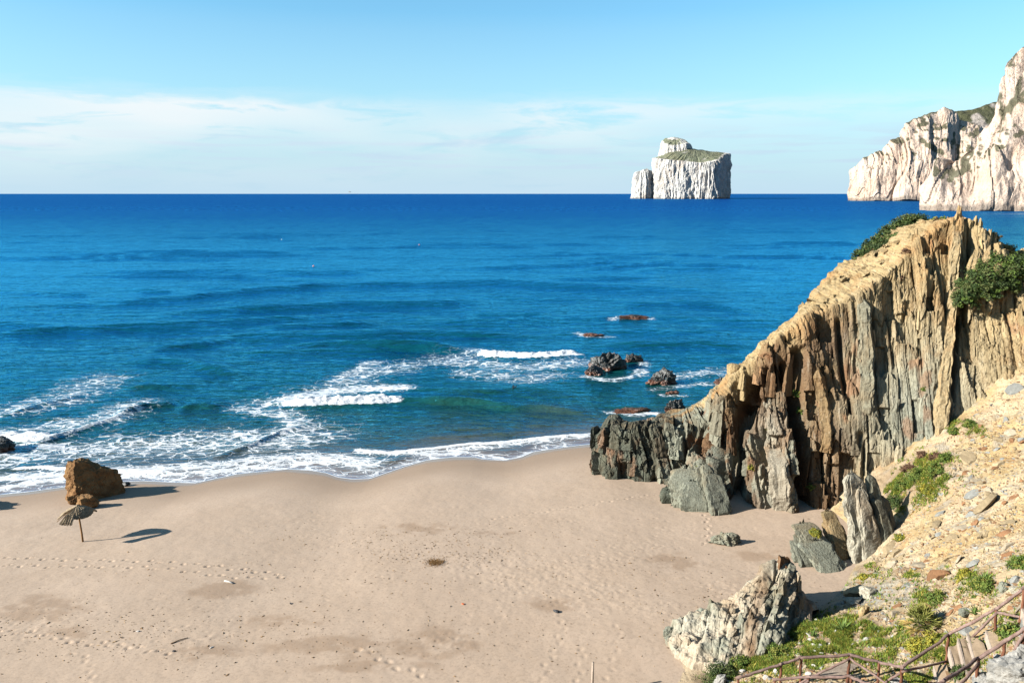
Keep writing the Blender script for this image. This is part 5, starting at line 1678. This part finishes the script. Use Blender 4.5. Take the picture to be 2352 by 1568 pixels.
# gravel and chips too many to count
gp = []
while len(gp) < 18000:
    px = rst.uniform(1560, 2480, 4000); py = rst.uniform(850, 1575, 4000)
    lim = np.interp(py, [850, 960, 1060, 1130, 1250, 1300, 1420, 1500, 1575], [2352, 2215, 2150, 2080, 2050, 1985, 1890, 1640, 1640])
    ok = px > lim
    gp += list(zip(px[ok], py[ok]))
gp = np.array(gp[:18000])
gpos = drop(gp[:, 0], gp[:, 1])
oct_v = np.array([(1, 0, 0), (-1, 0, 0), (0, 1, 0), (0, -1, 0), (0, 0, .6), (0, 0, -.6)], float)
oct_f = np.array([(0, 2, 4), (2, 1, 4), (1, 3, 4), (3, 0, 4), (2, 0, 5), (1, 2, 5), (3, 1, 5), (0, 3, 5)])
n_ = len(gpos)
sz = np.clip(rst.lognormal(-3.0, .5, n_), .02, .16)
ang = rst.uniform(0, 6.28, n_)
bv = oct_v[None] * (1 + .35 * rst.normal(size=(n_, 6, 3))) * sz[:, None, None] * np.array([1.2, .8, .7])
xr = bv[..., 0] * np.cos(ang)[:, None] - bv[..., 1] * np.sin(ang)[:, None]; yr = bv[..., 0] * np.sin(ang)[:, None] + bv[..., 1] * np.cos(ang)[:, None]
gv = np.stack([xr, yr, bv[..., 2]], -1) + gpos[:, None, :]
gf = (oct_f[None] + (np.arange(n_) * 6)[:, None, None]).reshape(-1, 3)
gpal = np.array([(0.48, 0.36, 0.20), (0.55, 0.45, 0.31), (0.33, 0.20, 0.10), (0.38, 0.37, 0.33), (0.30, 0.16, 0.08)])
gc = gpal[rst.choice(5, n_, p=[.36, .24, .16, .14, .10])] * rst.uniform(.75, 1.15, (n_, 1))


def tint_mat(name, rough=0.9, trans=0.0):
    m_, t_, b__ = mat_new(name)
    a_ = attr(t_, 'tint')
    ac_ = alb(t_, a_.outputs['Vector'], 0.78 if trans else None)
    t_.links.new(ac_, b__.inputs['Base Color'])
    b__.inputs['Roughness'].default_value = rough
    b__.inputs['Specular IOR Level'].default_value = 0.2
    if trans:
        tr = t_.nodes.new('ShaderNodeBsdfTranslucent'); mx = t_.nodes.new('ShaderNodeMixShader'); mx.inputs[0].default_value = trans
        t_.links.new(ac_, tr.inputs[0]); t_.links.new(b__.outputs[0], mx.inputs[1]); t_.links.new(tr.outputs[0], mx.inputs[2])
        t_.links.new(mx.outputs[0], t_.nodes['Material Output'].inputs[0])
    return m_


M_GRAVEL = tint_mat('gravel_mixed')
tag(obj('gravel', new_mesh('gravel', gv.reshape(-1, 3), gf, False, {'tint': np.repeat(gc, 6, 0)}), M_GRAVEL), 'loose gravel and rock chips scattered over the slope', 'gravel', kind='stuff')

M_LEAF = tint_mat('leaf', 0.75, 0.25)


def blades(pos, h_, w_, cols, lean=0.5):
    n = len(pos)
    a_ = rst.uniform(0, 6.28, n); hh = h_ * rst.uniform(.5, 1.4, n)
    d_ = np.stack([np.cos(a_), np.sin(a_), 0 * a_], -1); s_ = np.stack([-np.sin(a_), np.cos(a_), 0 * a_], -1)
    ww = (w_ * rst.uniform(.6, 1.4, n))[:, None]
    p0 = pos - s_ * ww; p1 = pos + s_ * ww
    tip = pos + d_ * (hh * lean * rst.uniform(.2, 1.3, n))[:, None] + np.array([0, 0, 1.0]) * hh[:, None]
    v = np.stack([p0, p1, tip], 1).reshape(-1, 3)
    f = np.arange(3 * n).reshape(-1, 3)
    return v, f, np.repeat(cols, 3, 0)


ge = []
for gx, gy, ga, gb in GREEN:
    k = int(min(9000, 1.5 * ga * gb * 1.4))
    ge.append(np.c_[gx + ga * .62 * rst.normal(size=k), gy + gb * .62 * rst.normal(size=k)])
ge.append(np.c_[rst.uniform(1900, 2352, 2600), rst.uniform(1300, 1560, 2600)])
ge = np.concatenate(ge)
lim = np.interp(ge[:, 1], [960, 1060, 1130, 1250, 1300, 1420, 1500, 1575], [2180, 2060, 2030, 2050, 1985, 1870, 1640, 1640])
gq = drop(ge[:, 0], ge[:, 1])
ge = ge[sstep(-.25, .35, fbm(gq[:, 0] * 1.1, gq[:, 1] * 1.1, 3.3, 3)) > rst.random(len(ge)) * 1.25]
lim = np.interp(ge[:, 1], [960, 1060, 1130, 1250, 1300, 1420, 1500, 1575], [2180, 2060, 2030, 2050, 1985, 1870, 1640, 1640])
ge = ge[(ge[:, 0] > lim) & (ge[:, 0] < 2370) & (ge[:, 1] < 1580)]
inp = np.exp(-(seg_dist(ge[:, 0], ge[:, 1], path_px) / 20.0) ** 4)
ge = ge[rst.random(len(ge)) > inp]
gpos = drop(ge[:, 0], ge[:, 1])
# tufts: six blades a spot
pos = np.repeat(gpos, 6, 0) + rst.normal(size=(len(gpos) * 6, 3)) * [.05, .05, 0]
cl = np.array([(0.13, 0.19, 0.025), (0.22, 0.23, 0.03), (0.33, 0.26, 0.06), (0.08, 0.13, 0.02)])[np.repeat(rst.choice(4, len(gpos), p=[.4, .28, .14, .18]), 6)] * rst.uniform(.7, 1.2, (len(pos), 1))
v, f, cc = blades(pos - [0, 0, .02], .13, .022, cl, .8)
tag(obj('grass', new_mesh('grass', v, f, False, {'tint': cc}), M_LEAF), 'short green grass and low herbs on the slope', 'grass', kind='stuff')

# ------------------------------------------------------------------ shrubs
M_TWIG = simple_mat('twig', (0.14, 0.10, 0.07), 0.9, 0.3, 8.0, None, 0.2, 0.1, 0.1)


def shrub(name, loc, rad, n, leaf, pal, label, seed, cat='shrub', group=None, twigs=True):
    r_ = np.random.default_rng(seed)
    rad = np.asarray(rad, float)
    root = empty(name, loc)
    tag(root, label, cat, group)
    d_ = r_.normal(size=(n, 3)); d_ /= np.linalg.norm(d_, axis=1, keepdims=True)
    d_[:, 2] = np.where(d_[:, 2] < -.35, -d_[:, 2], d_[:, 2])
    lob = 1 + .32 * fbm(d_[:, 0] * 2.2 + seed, d_[:, 1] * 2.2, d_[:, 2] * 2.2, 3)
    # clumps: leaves crowd round sprig tips
    ns = max(12, n // 28)
    sd_ = d_[:ns]; sl = lob[:ns] * r_.uniform(.58, 1.15, ns)
    k = r_.integers(0, ns, n)
    pos = sd_[k] * sl[k][:, None] * rad + r_.normal(size=(n, 3)) * rad * .115
    a = r_.normal(size=(n, 3)); a /= np.linalg.norm(a, axis=1, keepdims=True)
    b__ = np.cross(a, sd_[k] + r_.normal(size=(n, 3)) * .5); b__ /= np.linalg.norm(b__, axis=1, keepdims=True) + 1e-6
    ls = leaf * r_.uniform(.6, 1.4, n)[:, None]
    v = np.stack([pos - a * ls, pos + b__ * ls * .45, pos + a * ls, pos - b__ * ls * .45], 1).reshape(-1, 3)
    f = np.arange(4 * n).reshape(-1, 4)
    pal = np.asarray(pal)
    cc_ = pal[r_.integers(0, len(pal), ns)][k] * r_.uniform(.75, 1.25, (n, 1))
    obj('foliage', new_mesh('foliage', v, f, False, {'tint': np.repeat(cc_, 4, 0)}), M_LEAF, root)
    if twigs:
        parts = []
        for q in range(14):
            e_ = sd_[q % ns] * sl[q % ns] * rad * .95
            parts.append(tube([(0, 0, -.12 * rad[2]), e_ * .5 + r_.normal(size=3) * .06 * rad, e_], [.03 * rad[0], .02 * rad[0], .008 * rad[0]], 5, cap=False))
        v, f = join(parts)
        obj('twigs', new_mesh('twigs', v, f), M_TWIG, root)
    return root


DKG = [(0.045, 0.075, 0.02), (0.06, 0.09, 0.022), (0.035, 0.055, 0.018), (0.085, 0.10, 0.03)]
MDG = [(0.09, 0.14, 0.025), (0.12, 0.16, 0.03), (0.07, 0.11, 0.02), (0.17, 0.17, 0.035)]
YLG = [(0.22, 0.21, 0.03), (0.28, 0.24, 0.03), (0.14, 0.16, 0.03)]
BRN = [(0.12, 0.065, 0.04), (0.16, 0.09, 0.05), (0.09, 0.05, 0.03)]
OCH = [(0.28, 0.19, 0.06), (0.22, 0.15, 0.05), (0.16, 0.14, 0.05)]
sk = [(1984, 580, 61.6, .75), (2008, 562, 61.8, .8), (2032, 546, 62.0, .85), (2056, 530, 62.0, .95), (2080, 515, 62.0, 1.0), (2104, 506, 61.6, .95), (2030, 562, 60.5, .7), (2060, 545, 60.8, .75), (2145, 508, 61.0, .6), (2172, 506, 60.6, .55)]
names = ['lowest dark shrub at the left end of the headland skyline row', 'second dark shrub from the left on the headland skyline', 'third dark shrub from the left on the headland skyline', 'fourth dark shrub from the left on the headland skyline',
         'fifth dark shrub from the left on the headland skyline', 'highest rounded dark shrub ending the headland skyline row', 'dark shrub in front of the skyline row, lower of two', 'dark shrub in front of the skyline row, upper of two',
         'low green shrub between the skyline row and the summit spires', 'low green shrub touching the tallest summit spire']
for k, ((px, py, y, r_), lab) in enumerate(zip(sk, names)):
    p_ = at_y(px, py + 10, y)
    shrub('dark_shrub', p_, (r_ * 1.15, r_, r_ * .8), 2600, .085, DKG if k < 8 else MDG, lab, 600 + k, group='shrubs on the headland skyline')
rb = [(2216, 682, 52.2, .75, 'lowest tongue of the dark bush on the headland right side'), (2236, 655, 52.8, .95, 'dark bush on the headland right side, second from its lower left tip'),
      (2262, 630, 53.2, 1.05, 'dark bush on the headland right side, middle of the clump'), (2292, 612, 53.4, 1.05, 'dark bush at the top of the clump on the headland right side'),
      (2322, 618, 53.2, 1.05, 'dark bush right of the clump top on the headland'), (2350, 605, 53.2, 1.0, 'dark bush of the headland clump cut by the right edge'),
      (2265, 668, 52.4, .75, 'small dark bush hanging below the middle of the headland clump'), (2305, 648, 52.8, .8, 'small dark bush below the clump top on the headland')]
for k, (px, py, y, r_, lab) in enumerate(rb):
    shrub('dark_bush', at_y(px, py + 10, y), (r_ * 1.1, r_ * .95, r_ * .85), 2800, .08, DKG + MDG[:1], lab, 640 + k, group='bushes on the headland right side')
shrub('dry_shrub', on_head(2312, 580, -.1), (.75, .6, .6), 2200, .07, OCH, 'rounded ochre dry shrub on the headland crest at right', 660)
shrub('dry_shrub', on_head(2282, 545, -.1), (.5, .45, .35), 1200, .07, OCH, 'low ochre dry shrub behind the summit spires', 661)


for k, (px, py, r_, pal, lab) in enumerate([(2082, 582, .45, BRN, 'brown dry tuft on the debris slope below the skyline shrubs'), (2070, 640, .35, BRN, 'brown dry tuft halfway down the headland debris slope'), (1832, 905, .42, MDG, 'green shrub wedged in the dark crevice of the brown face'),
                                            (1838, 945, .32, MDG, 'smaller green shrub lower in the dark crevice of the brown face'), (1768, 985, .3, YLG, 'yellow green tuft on the pale rib of the brown face'), (1604, 1078, .34, YLG, 'yellow green tuft above the leaning slabs at the cliff foot'),
                                            (1725, 1075, .28, YLG, 'yellow green tuft beside the dark cleft at the cliff foot'), (1862, 1120, .34, MDG, 'green tuft at the bottom of the brown face right of the deep cleft'), (2120, 895, .22, MDG, 'tiny green tuft on the pale grey face'),
                                            (1585, 985, .45, OCH, 'rounded dry tuft on the low dark tip of the headland')]):
    shrub('tuft', on_head(px, py, -.08), (r_ * .8, r_ * .8, r_ * .75), 800, .05, pal, lab, 670 + k, 'plant', twigs=False)
gl_ = [(2120, 1040, .34, BRN, 'upper dark brown seed head shrub above the green patch', 'dry_shrub'), (2152, 1046, .38, BRN, 'right dark brown seed head shrub above the green patch', 'dry_shrub'), (2088, 1070, .38, BRN, 'left dark brown seed head shrub in the green patch', 'dry_shrub'),
       (2058, 1150, .55, DKG, 'dark green bush right of the tall rock pillar', 'green_bush'), (2105, 1090, .6, MDG, 'broad green bush in the middle of the green patch', 'green_bush'), (2075, 1110, .5, MDG, 'green bush at the lower left of the green patch', 'green_bush'),
       (2150, 1075, .5, MDG, 'green bush at the upper right of the green patch', 'green_bush'), (2172, 1050, .42, MDG, 'green bush at the top end of the green patch', 'green_bush'), (2130, 1120, .45, YLG, 'yellow green bush along the lower rim of the green patch', 'green_bush'),
       (2190, 985, .3, MDG, 'small green bush under the pale face, left of two', 'green_bush'), (2228, 968, .35, MDG, 'small green bush under the pale face, right of two', 'green_bush'), (2068, 1230, .28, YLG, 'yellow tuft on the talus right of the pillar foot', 'green_bush'),
       (2155, 1375, .48, MDG, 'soft green bush just behind the fan palm', 'green_bush'), (2218, 1318, .36, YLG, 'upright yellow green bush left of the round green one', 'green_bush'), (2262, 1342, .42, MDG, 'round green bush beside the yellow green one on the upper slope', 'green_bush'),
       (2345, 1292, .42, MDG, 'green bush at the right edge above the path', 'green_bush'), (1768, 1468, .42, YLG, 'yellow green bush on the lower side of the pointed outcrop', 'green_bush'), (1655, 1552, .7, DKG, 'dark green bush at the bottom left of the slope', 'green_bush'),
       (1700, 1520, .42, MDG, 'green bush between the outcrop and the fence start', 'green_bush'), (1795, 1500, .5, MDG, 'green bush above the first rail of the fence', 'green_bush'), (2150, 1470, .4, YLG, 'straw topped bush below the fan palm, right of two', 'green_bush'),
       (2105, 1480, .42, YLG, 'straw topped bush below the fan palm, left of two', 'green_bush'), (2215, 1545, .34, DKG, 'dark bush on the lowest steps', 'green_bush'), (1872, 1240, .3, YLG, 'yellow tuft growing on the tilted slabs', 'green_bush'), (2330, 1452, .42, MDG, 'green bush beside the top step at the right edge', 'green_bush'),
       (1985, 1320, .26, YLG, 'yellow tuft where the slope meets the sand', 'green_bush')]
fp = drop([q[0] for q in gl_], [q[1] + 8 for q in gl_])
for k, ((px, py, r_, pal, lab, nm), p_) in enumerate(zip(gl_, fp)):
    if nm == 'green_bush' and py == 1240:
        p_ = at_y(1872, 1226, 42.4)
    shrub(nm, p_, (r_, r_, r_ * .8), int(2200 + 2500 * r_), .042, pal, lab, 700 + k, 'shrub')


# ------------------------------------------------------------------ fan palm and agaves
def fan_palm(loc, label):
    root = empty('fan_palm', loc); tag(root, label, 'palm')
    r_ = np.random.default_rng(8)
    v, f = tube([(0, 0, -.3), (0, 0, .12), (0, 0, .3)], [.2, .18, .1], 10, .1)
    obj('trunk', clean_quads('trunk', v, f), M_TWIG, root)
    for q in range(46):
        a_ = q * 2.399 + r_.normal() * .1
        el = radians(r_.uniform(5, 88)) if q > 8 else radians(r_.uniform(-25, 5))
        L_ = r_.uniform(.28, .5)
        d_ = np.array([cos(a_) * cos(el), sin(a_) * cos(el), sin(el)])
        hub = np.array([0, 0, .22]) + d_ * L_
        side_ = np.array([-sin(a_), cos(a_), 0]); upv = np.cross(d_, side_)
        vs_, fs_ = [], []
        vs_ += [np.array([0, 0, .2]) - side_ * .012, np.array([0, 0, .2]) + side_ * .012, hub + side_ * .008, hub - side_ * .008]; fs_.append((0, 1, 2, 3))
        for w_ in np.linspace(-1.1, 1.1, 17):
            dir_ = d_ * cos(w_) + side_ * sin(w_) * .85 + upv * (r_.normal() * .16 + .25 * (1 - abs(w_)))
            dir_ /= np.linalg.norm(dir_)
            l_ = .46 * r_.uniform(.8, 1.15) * (1 - .15 * abs(w_))
            s2 = np.cross(dir_, upv + r_.normal(size=3) * .5); s2 /= np.linalg.norm(s2)
            n0 = len(vs_)
            vs_ += [hub - s2 * .004, hub + dir_ * l_ * .5 - s2 * .022, hub + dir_ * l_ - np.array([0, 0, .03]), hub + dir_ * l_ * .5 + s2 * .022]
            fs_.append((n0, n0 + 1, n0 + 2, n0 + 3))
        base_c = np.array([(0.10, 0.14, 0.03), (0.15, 0.18, 0.04), (0.06, 0.09, 0.022)])[r_.integers(0, 3)] if q > 8 else np.array([0.36, 0.24, 0.08])
        tc_ = np.tile(base_c, (len(vs_), 1)); tc_[6::4] = tc_[6::4] * .35 + np.array([.42, .36, .10]) * .65
        obj('frond', new_mesh('frond', np.array(vs_), np.array(fs_), False, {'tint': tc_}), M_LEAF, root)
    return root


fan_palm(drop([2118], [1446])[0], 'round bushy fan palm on the slope above the fence')


def agave(loc, label, s_, seed, col=(0.13, 0.19, 0.045)):
    root = empty('agave', loc); tag(root, label, 'plant')
    r_ = np.random.default_rng(seed)
    for q in range(18):
        a_ = q * 2.399; el = radians(22 + 55 * (q / 18))
        d_ = np.array([cos(a_) * cos(el), sin(a_) * cos(el), sin(el)]); sd = np.array([-sin(a_), cos(a_), 0]); L_ = s_ * r_.uniform(.8, 1.1)
        p_ = [d_ * L_ * f_ + np.array([0, 0, -.25 * L_ * f_ ** 2 * cos(el)]) for f_ in (0, .35, .7, 1)]
        w_ = [.06 * s_, .085 * s_, .05 * s_, .004]
        up_ = np.array([0, 0, .03 * s_])
        vs_ = []
        for pt, ww in zip(p_, w_): vs_ += [pt - sd * ww + up_, pt, pt + sd * ww + up_]
        fs_ = []
        for k in range(3): fs_ += [(k * 3, k * 3 + 1, k * 3 + 4, k * 3 + 3), (k * 3 + 1, k * 3 + 2, k * 3 + 5, k * 3 + 4)]
        obj('leaf', new_mesh('leaf', np.array(vs_), np.array(fs_), True, {'tint': np.tile(np.array(col) * r_.uniform(.8, 1.2), (len(vs_), 1))}), M_LEAF, root)


for (px, py, s_, col, lab) in [(1936, 1448, .62, (0.15, 0.22, 0.04), 'biggest bright green rosette plant in the grass above the fence'), (1868, 1462, .4, (0.2, 0.2, 0.04), 'yellow green rosette plant among the white stones'), (2262, 1336, .5, (0.09, 0.17, 0.03), 'green rosette plant on the upper slope right of the palm'),
                               (2240, 1412, .42, (0.20, 0.26, 0.22), 'blue grey rosette plant beside the upper fence rail'), (2242, 1496, .6, (0.13, 0.22, 0.035), 'bright green rosette plant beside the timber steps'), (2205, 1358, .3, (0.15, 0.22, 0.04), 'small bright rosette plant between palm and round bush'),
                               (2010, 1450, .34, (0.16, 0.21, 0.15), 'small grey green rosette plant left of the palm')]:
    agave(drop([px], [py])[0], lab, s_, px)

# ------------------------------------------------------------------ pale rocks by the handrail
M_WHITE = simple_mat('pale_limestone_rock', (0.46, 0.44, 0.40), 0.95, 0.35, 3.0, (0.22, 0.22, 0.21), 0.9, 0.1, 0.06)
for (px, py, rad, lab, sd) in [(2335, 1562, (.75, .6, .6), 'big pale limestone rock in the bottom right corner', 801), (2302, 1532, (.42, .35, .34), 'pale rock left of the big corner rock', 802), (2348, 1512, (.42, .3, .3), 'grey white rock above the big corner rock at the right edge', 803),
                               (2254, 1562, (.26, .22, .24), 'small grey rock at the handrail post foot', 804), (2272, 1572, (.24, .2, .2), 'small pale rock between the handrail post and the corner rock', 805), (1655, 1572, (.3, .25, .42), 'upright white rock in the dark green bush at bottom left', 806),
                               (2064, 1577, (.3, .25, .3), 'cream rock behind the fence corner at the bottom', 807)]:
    p_ = drop([px], [py])[0]
    boulder('pale_rock', p_ + [0, 0, rad[2] * .3], rad, sd, M_WHITE, label=lab, cat='rock', sub=5, rough=.14)
for (px, py, rad, colk, lab, sd) in [(2306, 1352, (.32, .24, .2), 'grey', 'rounded grey stone beside the upper path', 811), (2328, 1356, (.26, .2, .12), 'pale', 'flat pale stone right of the rounded grey stone', 812), (1984, 1412, (.32, .25, .4), 'tan', 'upright tan block on the slope left of the palm', 813),
                                     (1998, 1366, (.8, .5, .35), 'pale', 'broad pale ledge rock at the edge of the sand', 814), (1960, 1385, (.7, .4, .25), 'pale', 'low pale ledge rock left of the broad one', 815), (2215, 1405, (.5, .22, .14), 'grey', 'long flat grey stone right of the palm', 816)]:
    p_ = drop([px], [py])[0]
    boulder('slope_rock', p_ + [0, 0, rad[2] * .3], rad, sd, M_SLAB, C[colk] * 1.1, lab, 'rock', sub=4, rough=.12, rz=.6)

# ------------------------------------------------------------------ small things on the sand
M_WHITEP = simple_mat('bleached_wood', (0.78, 0.74, 0.68), 0.7, 0.1, 6.0)
M_DARK = simple_mat('dark_plastic', (0.03, 0.03, 0.035), 0.6, 0.2, 6.0)
M_ORANGE = simple_mat('orange_plastic', (0.75, 0.16, 0.03), 0.5, 0.2, 6.0)
M_BLUE = simple_mat('blue_plastic', (0.01, 0.05, 0.55), 0.5, 0.2, 6.0)
M_PINK = simple_mat('pink_buoy', (0.80, 0.22, 0.22), 0.4, 0.1, 3.0)
M_DRIFT = simple_mat('driftwood', (0.22, 0.14, 0.08), 0.9, 0.4, 8.0)


def on_sand(px, py):
    p_ = at_z(px, py, 1.8)
    for _ in range(4):
        p_ = at_z(px, py, float(sand_z(p_[0], p_[1])))
    return p_


def stick(name, a, b_, r0, r1, mat, label, cat, seed=0, up=0.02):
    p0, p1 = on_sand(*a), on_sand(*b_)
    p0 = p0 + [0, 0, up]; p1 = p1 + [0, 0, up]
    mid_ = (p0 + p1) / 2 + [0, .02, .02]
    v, f = tube(np.array([p0, mid_, p1]) - p0, [r0, (r0 + r1) / 2, r1], 8, .12, seed)
    o = obj(name, clean_quads(name, v, f, True), mat); o.location = p0
    return tag(o, label, cat)


stick('driftwood_stick', (516, 1334), (535, 1340), .05, .045, M_WHITEP, 'white bleached stick lying on the sand below the parasol', 'driftwood', 1)
stick('driftwood_branch', (392, 1478), (432, 1464), .03, .015, M_DRIFT, 'thin brown branch lying on the lower left sand', 'driftwood', 2)
stick('driftwood_branch', (1900, 1396), (1965, 1382), .05, .03, M_DRIFT, 'grey brown branch washed up beside the pointed outcrop', 'driftwood', 3)
# post on the near sand
p_ = on_sand(1360, 1592)
v, f = tube([(0, 0, -.4), (0, 0, .6), (.01, 0, 1.42)], [.06, .055, .05], 10, .03)
o = obj('marker_post', clean_quads('marker_post', v, f, True), M_PALE); o.location = p_
tag(o, 'pale wooden post on the near sand at the bottom edge', 'post')


def crushed(name, px, py, size, mat, label, cat, seed):
    me_ = chip(seed, .8); me_.materials.append(mat)
    o = obj(name, me_); o.scale = size; o.location = on_sand(px, py) + [0, 0, size[2] * .3]; o.rotation_euler = (0, 0, seed * .7)
    return tag(o, label, cat)


crushed('crate_scrap', 1277, 1404, (.2, .14, .13), M_DARK, 'dark scrap lying on the sand right of the middle', 'litter', 3)
crushed('litter_scrap', 1065, 1387, (.12, .08, .07), M_ORANGE, 'orange scrap on the sand in the middle', 'litter', 4)
crushed('litter_scrap', 317, 1450, (.13, .09, .05), M_WHITEP, 'white scrap on the lower left sand', 'litter', 5)
crushed('litter_scrap', 487, 1486, (.13, .06, .04), M_WHITEP, 'thin white scrap on the sand near the bottom branch', 'litter', 6)
crushed('litter_scrap', 1899, 1301, (.16, .1, .07), M_BLUE, 'bright blue scrap at the foot of the tilted slabs', 'litter', 7)
crushed('pebble', 668, 1386, (.09, .07, .06), M_DARK, 'single dark pebble on the open sand left of the middle', 'pebble', 8)
crushed('pebble', 400, 1495, (.09, .07, .06), M_DARK, 'dark pebble beside the thin brown branch', 'pebble', 9)
# washed up weed
wp = []
for _ in range(420):
    wp.append((1000 + rst.normal() * 10, 1281 + rst.normal() * 4))
wq = at_z([q[0] for q in wp], [q[1] for q in wp], 1.75)
wq[:, 2] = sand_z(wq[:, 0], wq[:, 1])
v, f, cc = blades(wq, .09, .02, np.tile([[.20, .11, .04]], (len(wq), 1)) * rst.uniform(.6, 1.3, (len(wq), 1)), 1.6)
tag(obj('dry_weed', new_mesh('dry_weed', v, f, False, {'tint': cc}), M_LEAF), 'brown tangle of dry sea weed on the middle of the sand', 'seaweed', kind='stuff')


dbx, dby = [], []
for cx_, cy_, sx_, sy_, n__ in [(960, 1215, 160, 22, 420), (1000, 1262, 110, 20, 500), (1250, 1300, 300, 60, 500), (600, 1470, 400, 40, 500), (120, 1430, 160, 30, 300), (900, 1420, 400, 70, 300), (1650, 1400, 120, 50, 300), (400, 1290, 300, 30, 160), (1900, 1395, 60, 16, 160)]:
    dbx.append(cx_ + sx_ * rst.normal(size=n__)); dby.append(cy_ + sy_ * rst.normal(size=n__))
dbx = np.concatenate(dbx); dby = np.concatenate(dby)
okd = (dby > 1170) & (dby < 1590) & (dbx > -60) & (dbx < 1980)
dpos = at_z(dbx[okd], dby[okd], 1.75); dpos[:, 2] = sand_z(dpos[:, 0], dpos[:, 1]) + .012
n_ = len(dpos)
sz = np.clip(rst.lognormal(-3.75, .45, n_), .012, .06); ang = rst.uniform(0, 6.28, n_)
bv = oct_v[None] * (1 + .35 * rst.normal(size=(n_, 6, 3))) * sz[:, None, None] * np.array([1.5, .8, .6])
xr = bv[..., 0] * np.cos(ang)[:, None] - bv[..., 1] * np.sin(ang)[:, None]; yr = bv[..., 0] * np.sin(ang)[:, None] + bv[..., 1] * np.cos(ang)[:, None]
dv_ = np.stack([xr, yr, bv[..., 2]], -1) + dpos[:, None, :]
dc_ = np.array([(0.36, 0.22, 0.11), (0.50, 0.34, 0.19), (0.22, 0.14, 0.08)])[rst.choice(3, n_)] * rst.uniform(.7, 1.2, (n_, 1))
tag(obj('beach_debris', new_mesh('beach_debris', dv_.reshape(-1, 3), (oct_f[None] + (np.arange(n_) * 6)[:, None, None]).reshape(-1, 3), False, {'tint': np.repeat(dc_, 6, 0)}), M_GRAVEL),
    'small brown flecks of weed and shell strewn over the sand', 'debris', kind='stuff')


def buoy(px, py, r_, mat, label):
    p_ = at_z(px, py, 0.1)
    prof = [(0, -.5), (.6, -.35), (1, 0), (.9, .45), (.5, .8), (.22, .95), (.2, 1.35), (0, 1.38)]
    ring = 14
    v = np.array([(a_ * cos(q / ring * 2 * pi) * r_, a_ * sin(q / ring * 2 * pi) * r_, z_ * r_) for a_, z_ in prof for q in range(ring)])
    o = obj('buoy', new_mesh('buoy', v, grid_faces(ring, len(prof), True), True), mat); o.location = p_
    tag(o, label, 'buoy', 'buoys on the sea')


buoy(720, 612, .34, M_PINK, 'pink buoy nearest the shore, left of the middle')
buoy(963, 563, .36, M_PINK, 'pink buoy farther out near the middle of the sea')
buoy(647, 551, .34, M_WHITEP, 'white buoy farther out left of the pink ones')
# boat far out
bt = empty('boat', at_z(803, 441.6, 0)); tag(bt, 'tiny white boat far out on the horizon', 'boat')
hl = np.array([(x, y * w_, z) for x, w_ in ((-14, 3.4), (-6, 4), (4, 4), (10, 2.6), (16, .2)) for y, z in ((-1, 5.0), (-.7, -1), (.7, -1), (1, 5.0))], float)
ff_ = []
for k in range(4):
    for q in range(3): ff_.append((k * 4 + q, k * 4 + q + 1, k * 4 + q + 5, k * 4 + q + 4))
    ff_.append((k * 4 + 3, k * 4, k * 4 + 4, k * 4 + 7))
ff_.append((0, 1, 2, 3))
obj('hull', new_mesh('hull', hl, np.array(ff_)), M_WHITEP, bt)
cb = np.array([(x, y, z) for x in (-8, 5) for y in (-2.6, 2.6) for z in (5, 10)], float); cb[4:, 0] -= (cb[4:, 2] > 6) * 2
obj('cabin', new_mesh('cabin', cb, np.array([(0, 1, 3, 2), (4, 6, 7, 5), (0, 4, 5, 1), (2, 3, 7, 6), (1, 5, 7, 3)])), M_WHITEP, bt)
v, f = tube([(-2, 0, 10), (-2, 0, 18)], [.3, .2], 6)
obj('mast', clean_quads('mast', v, f), M_WHITEP, bt)
# sea bird on the water
p_ = at_z(1180, 891, 0.25)
bd = empty('sea_bird', p_); tag(bd, 'small black sea bird low over the shallow water', 'bird')
v, f = tube([(-.32, 0, .02), (-.2, 0, .03), (0, 0, .05), (.16, 0, .1), (.26, 0, .2), (.32, 0, .22), (.42, 0, .2)], [.01, .07, .1, .08, .045, .05, .008], 8)
obj('body', clean_quads('body', v, f, True), M_DARK, bd)
for s_ in (-1, 1):
    wv_ = np.array([(.1, .06 * s_, .08), (-.12, .06 * s_, .08), (-.14, .42 * s_, .2), (.02, .45 * s_, .22), (-.2, .78 * s_, .12), (-.12, .8 * s_, .13)])
    obj('wing', new_mesh('wing', wv_, np.array([(0, 1, 2, 3), (3, 2, 4, 5)])), M_DARK, bd)
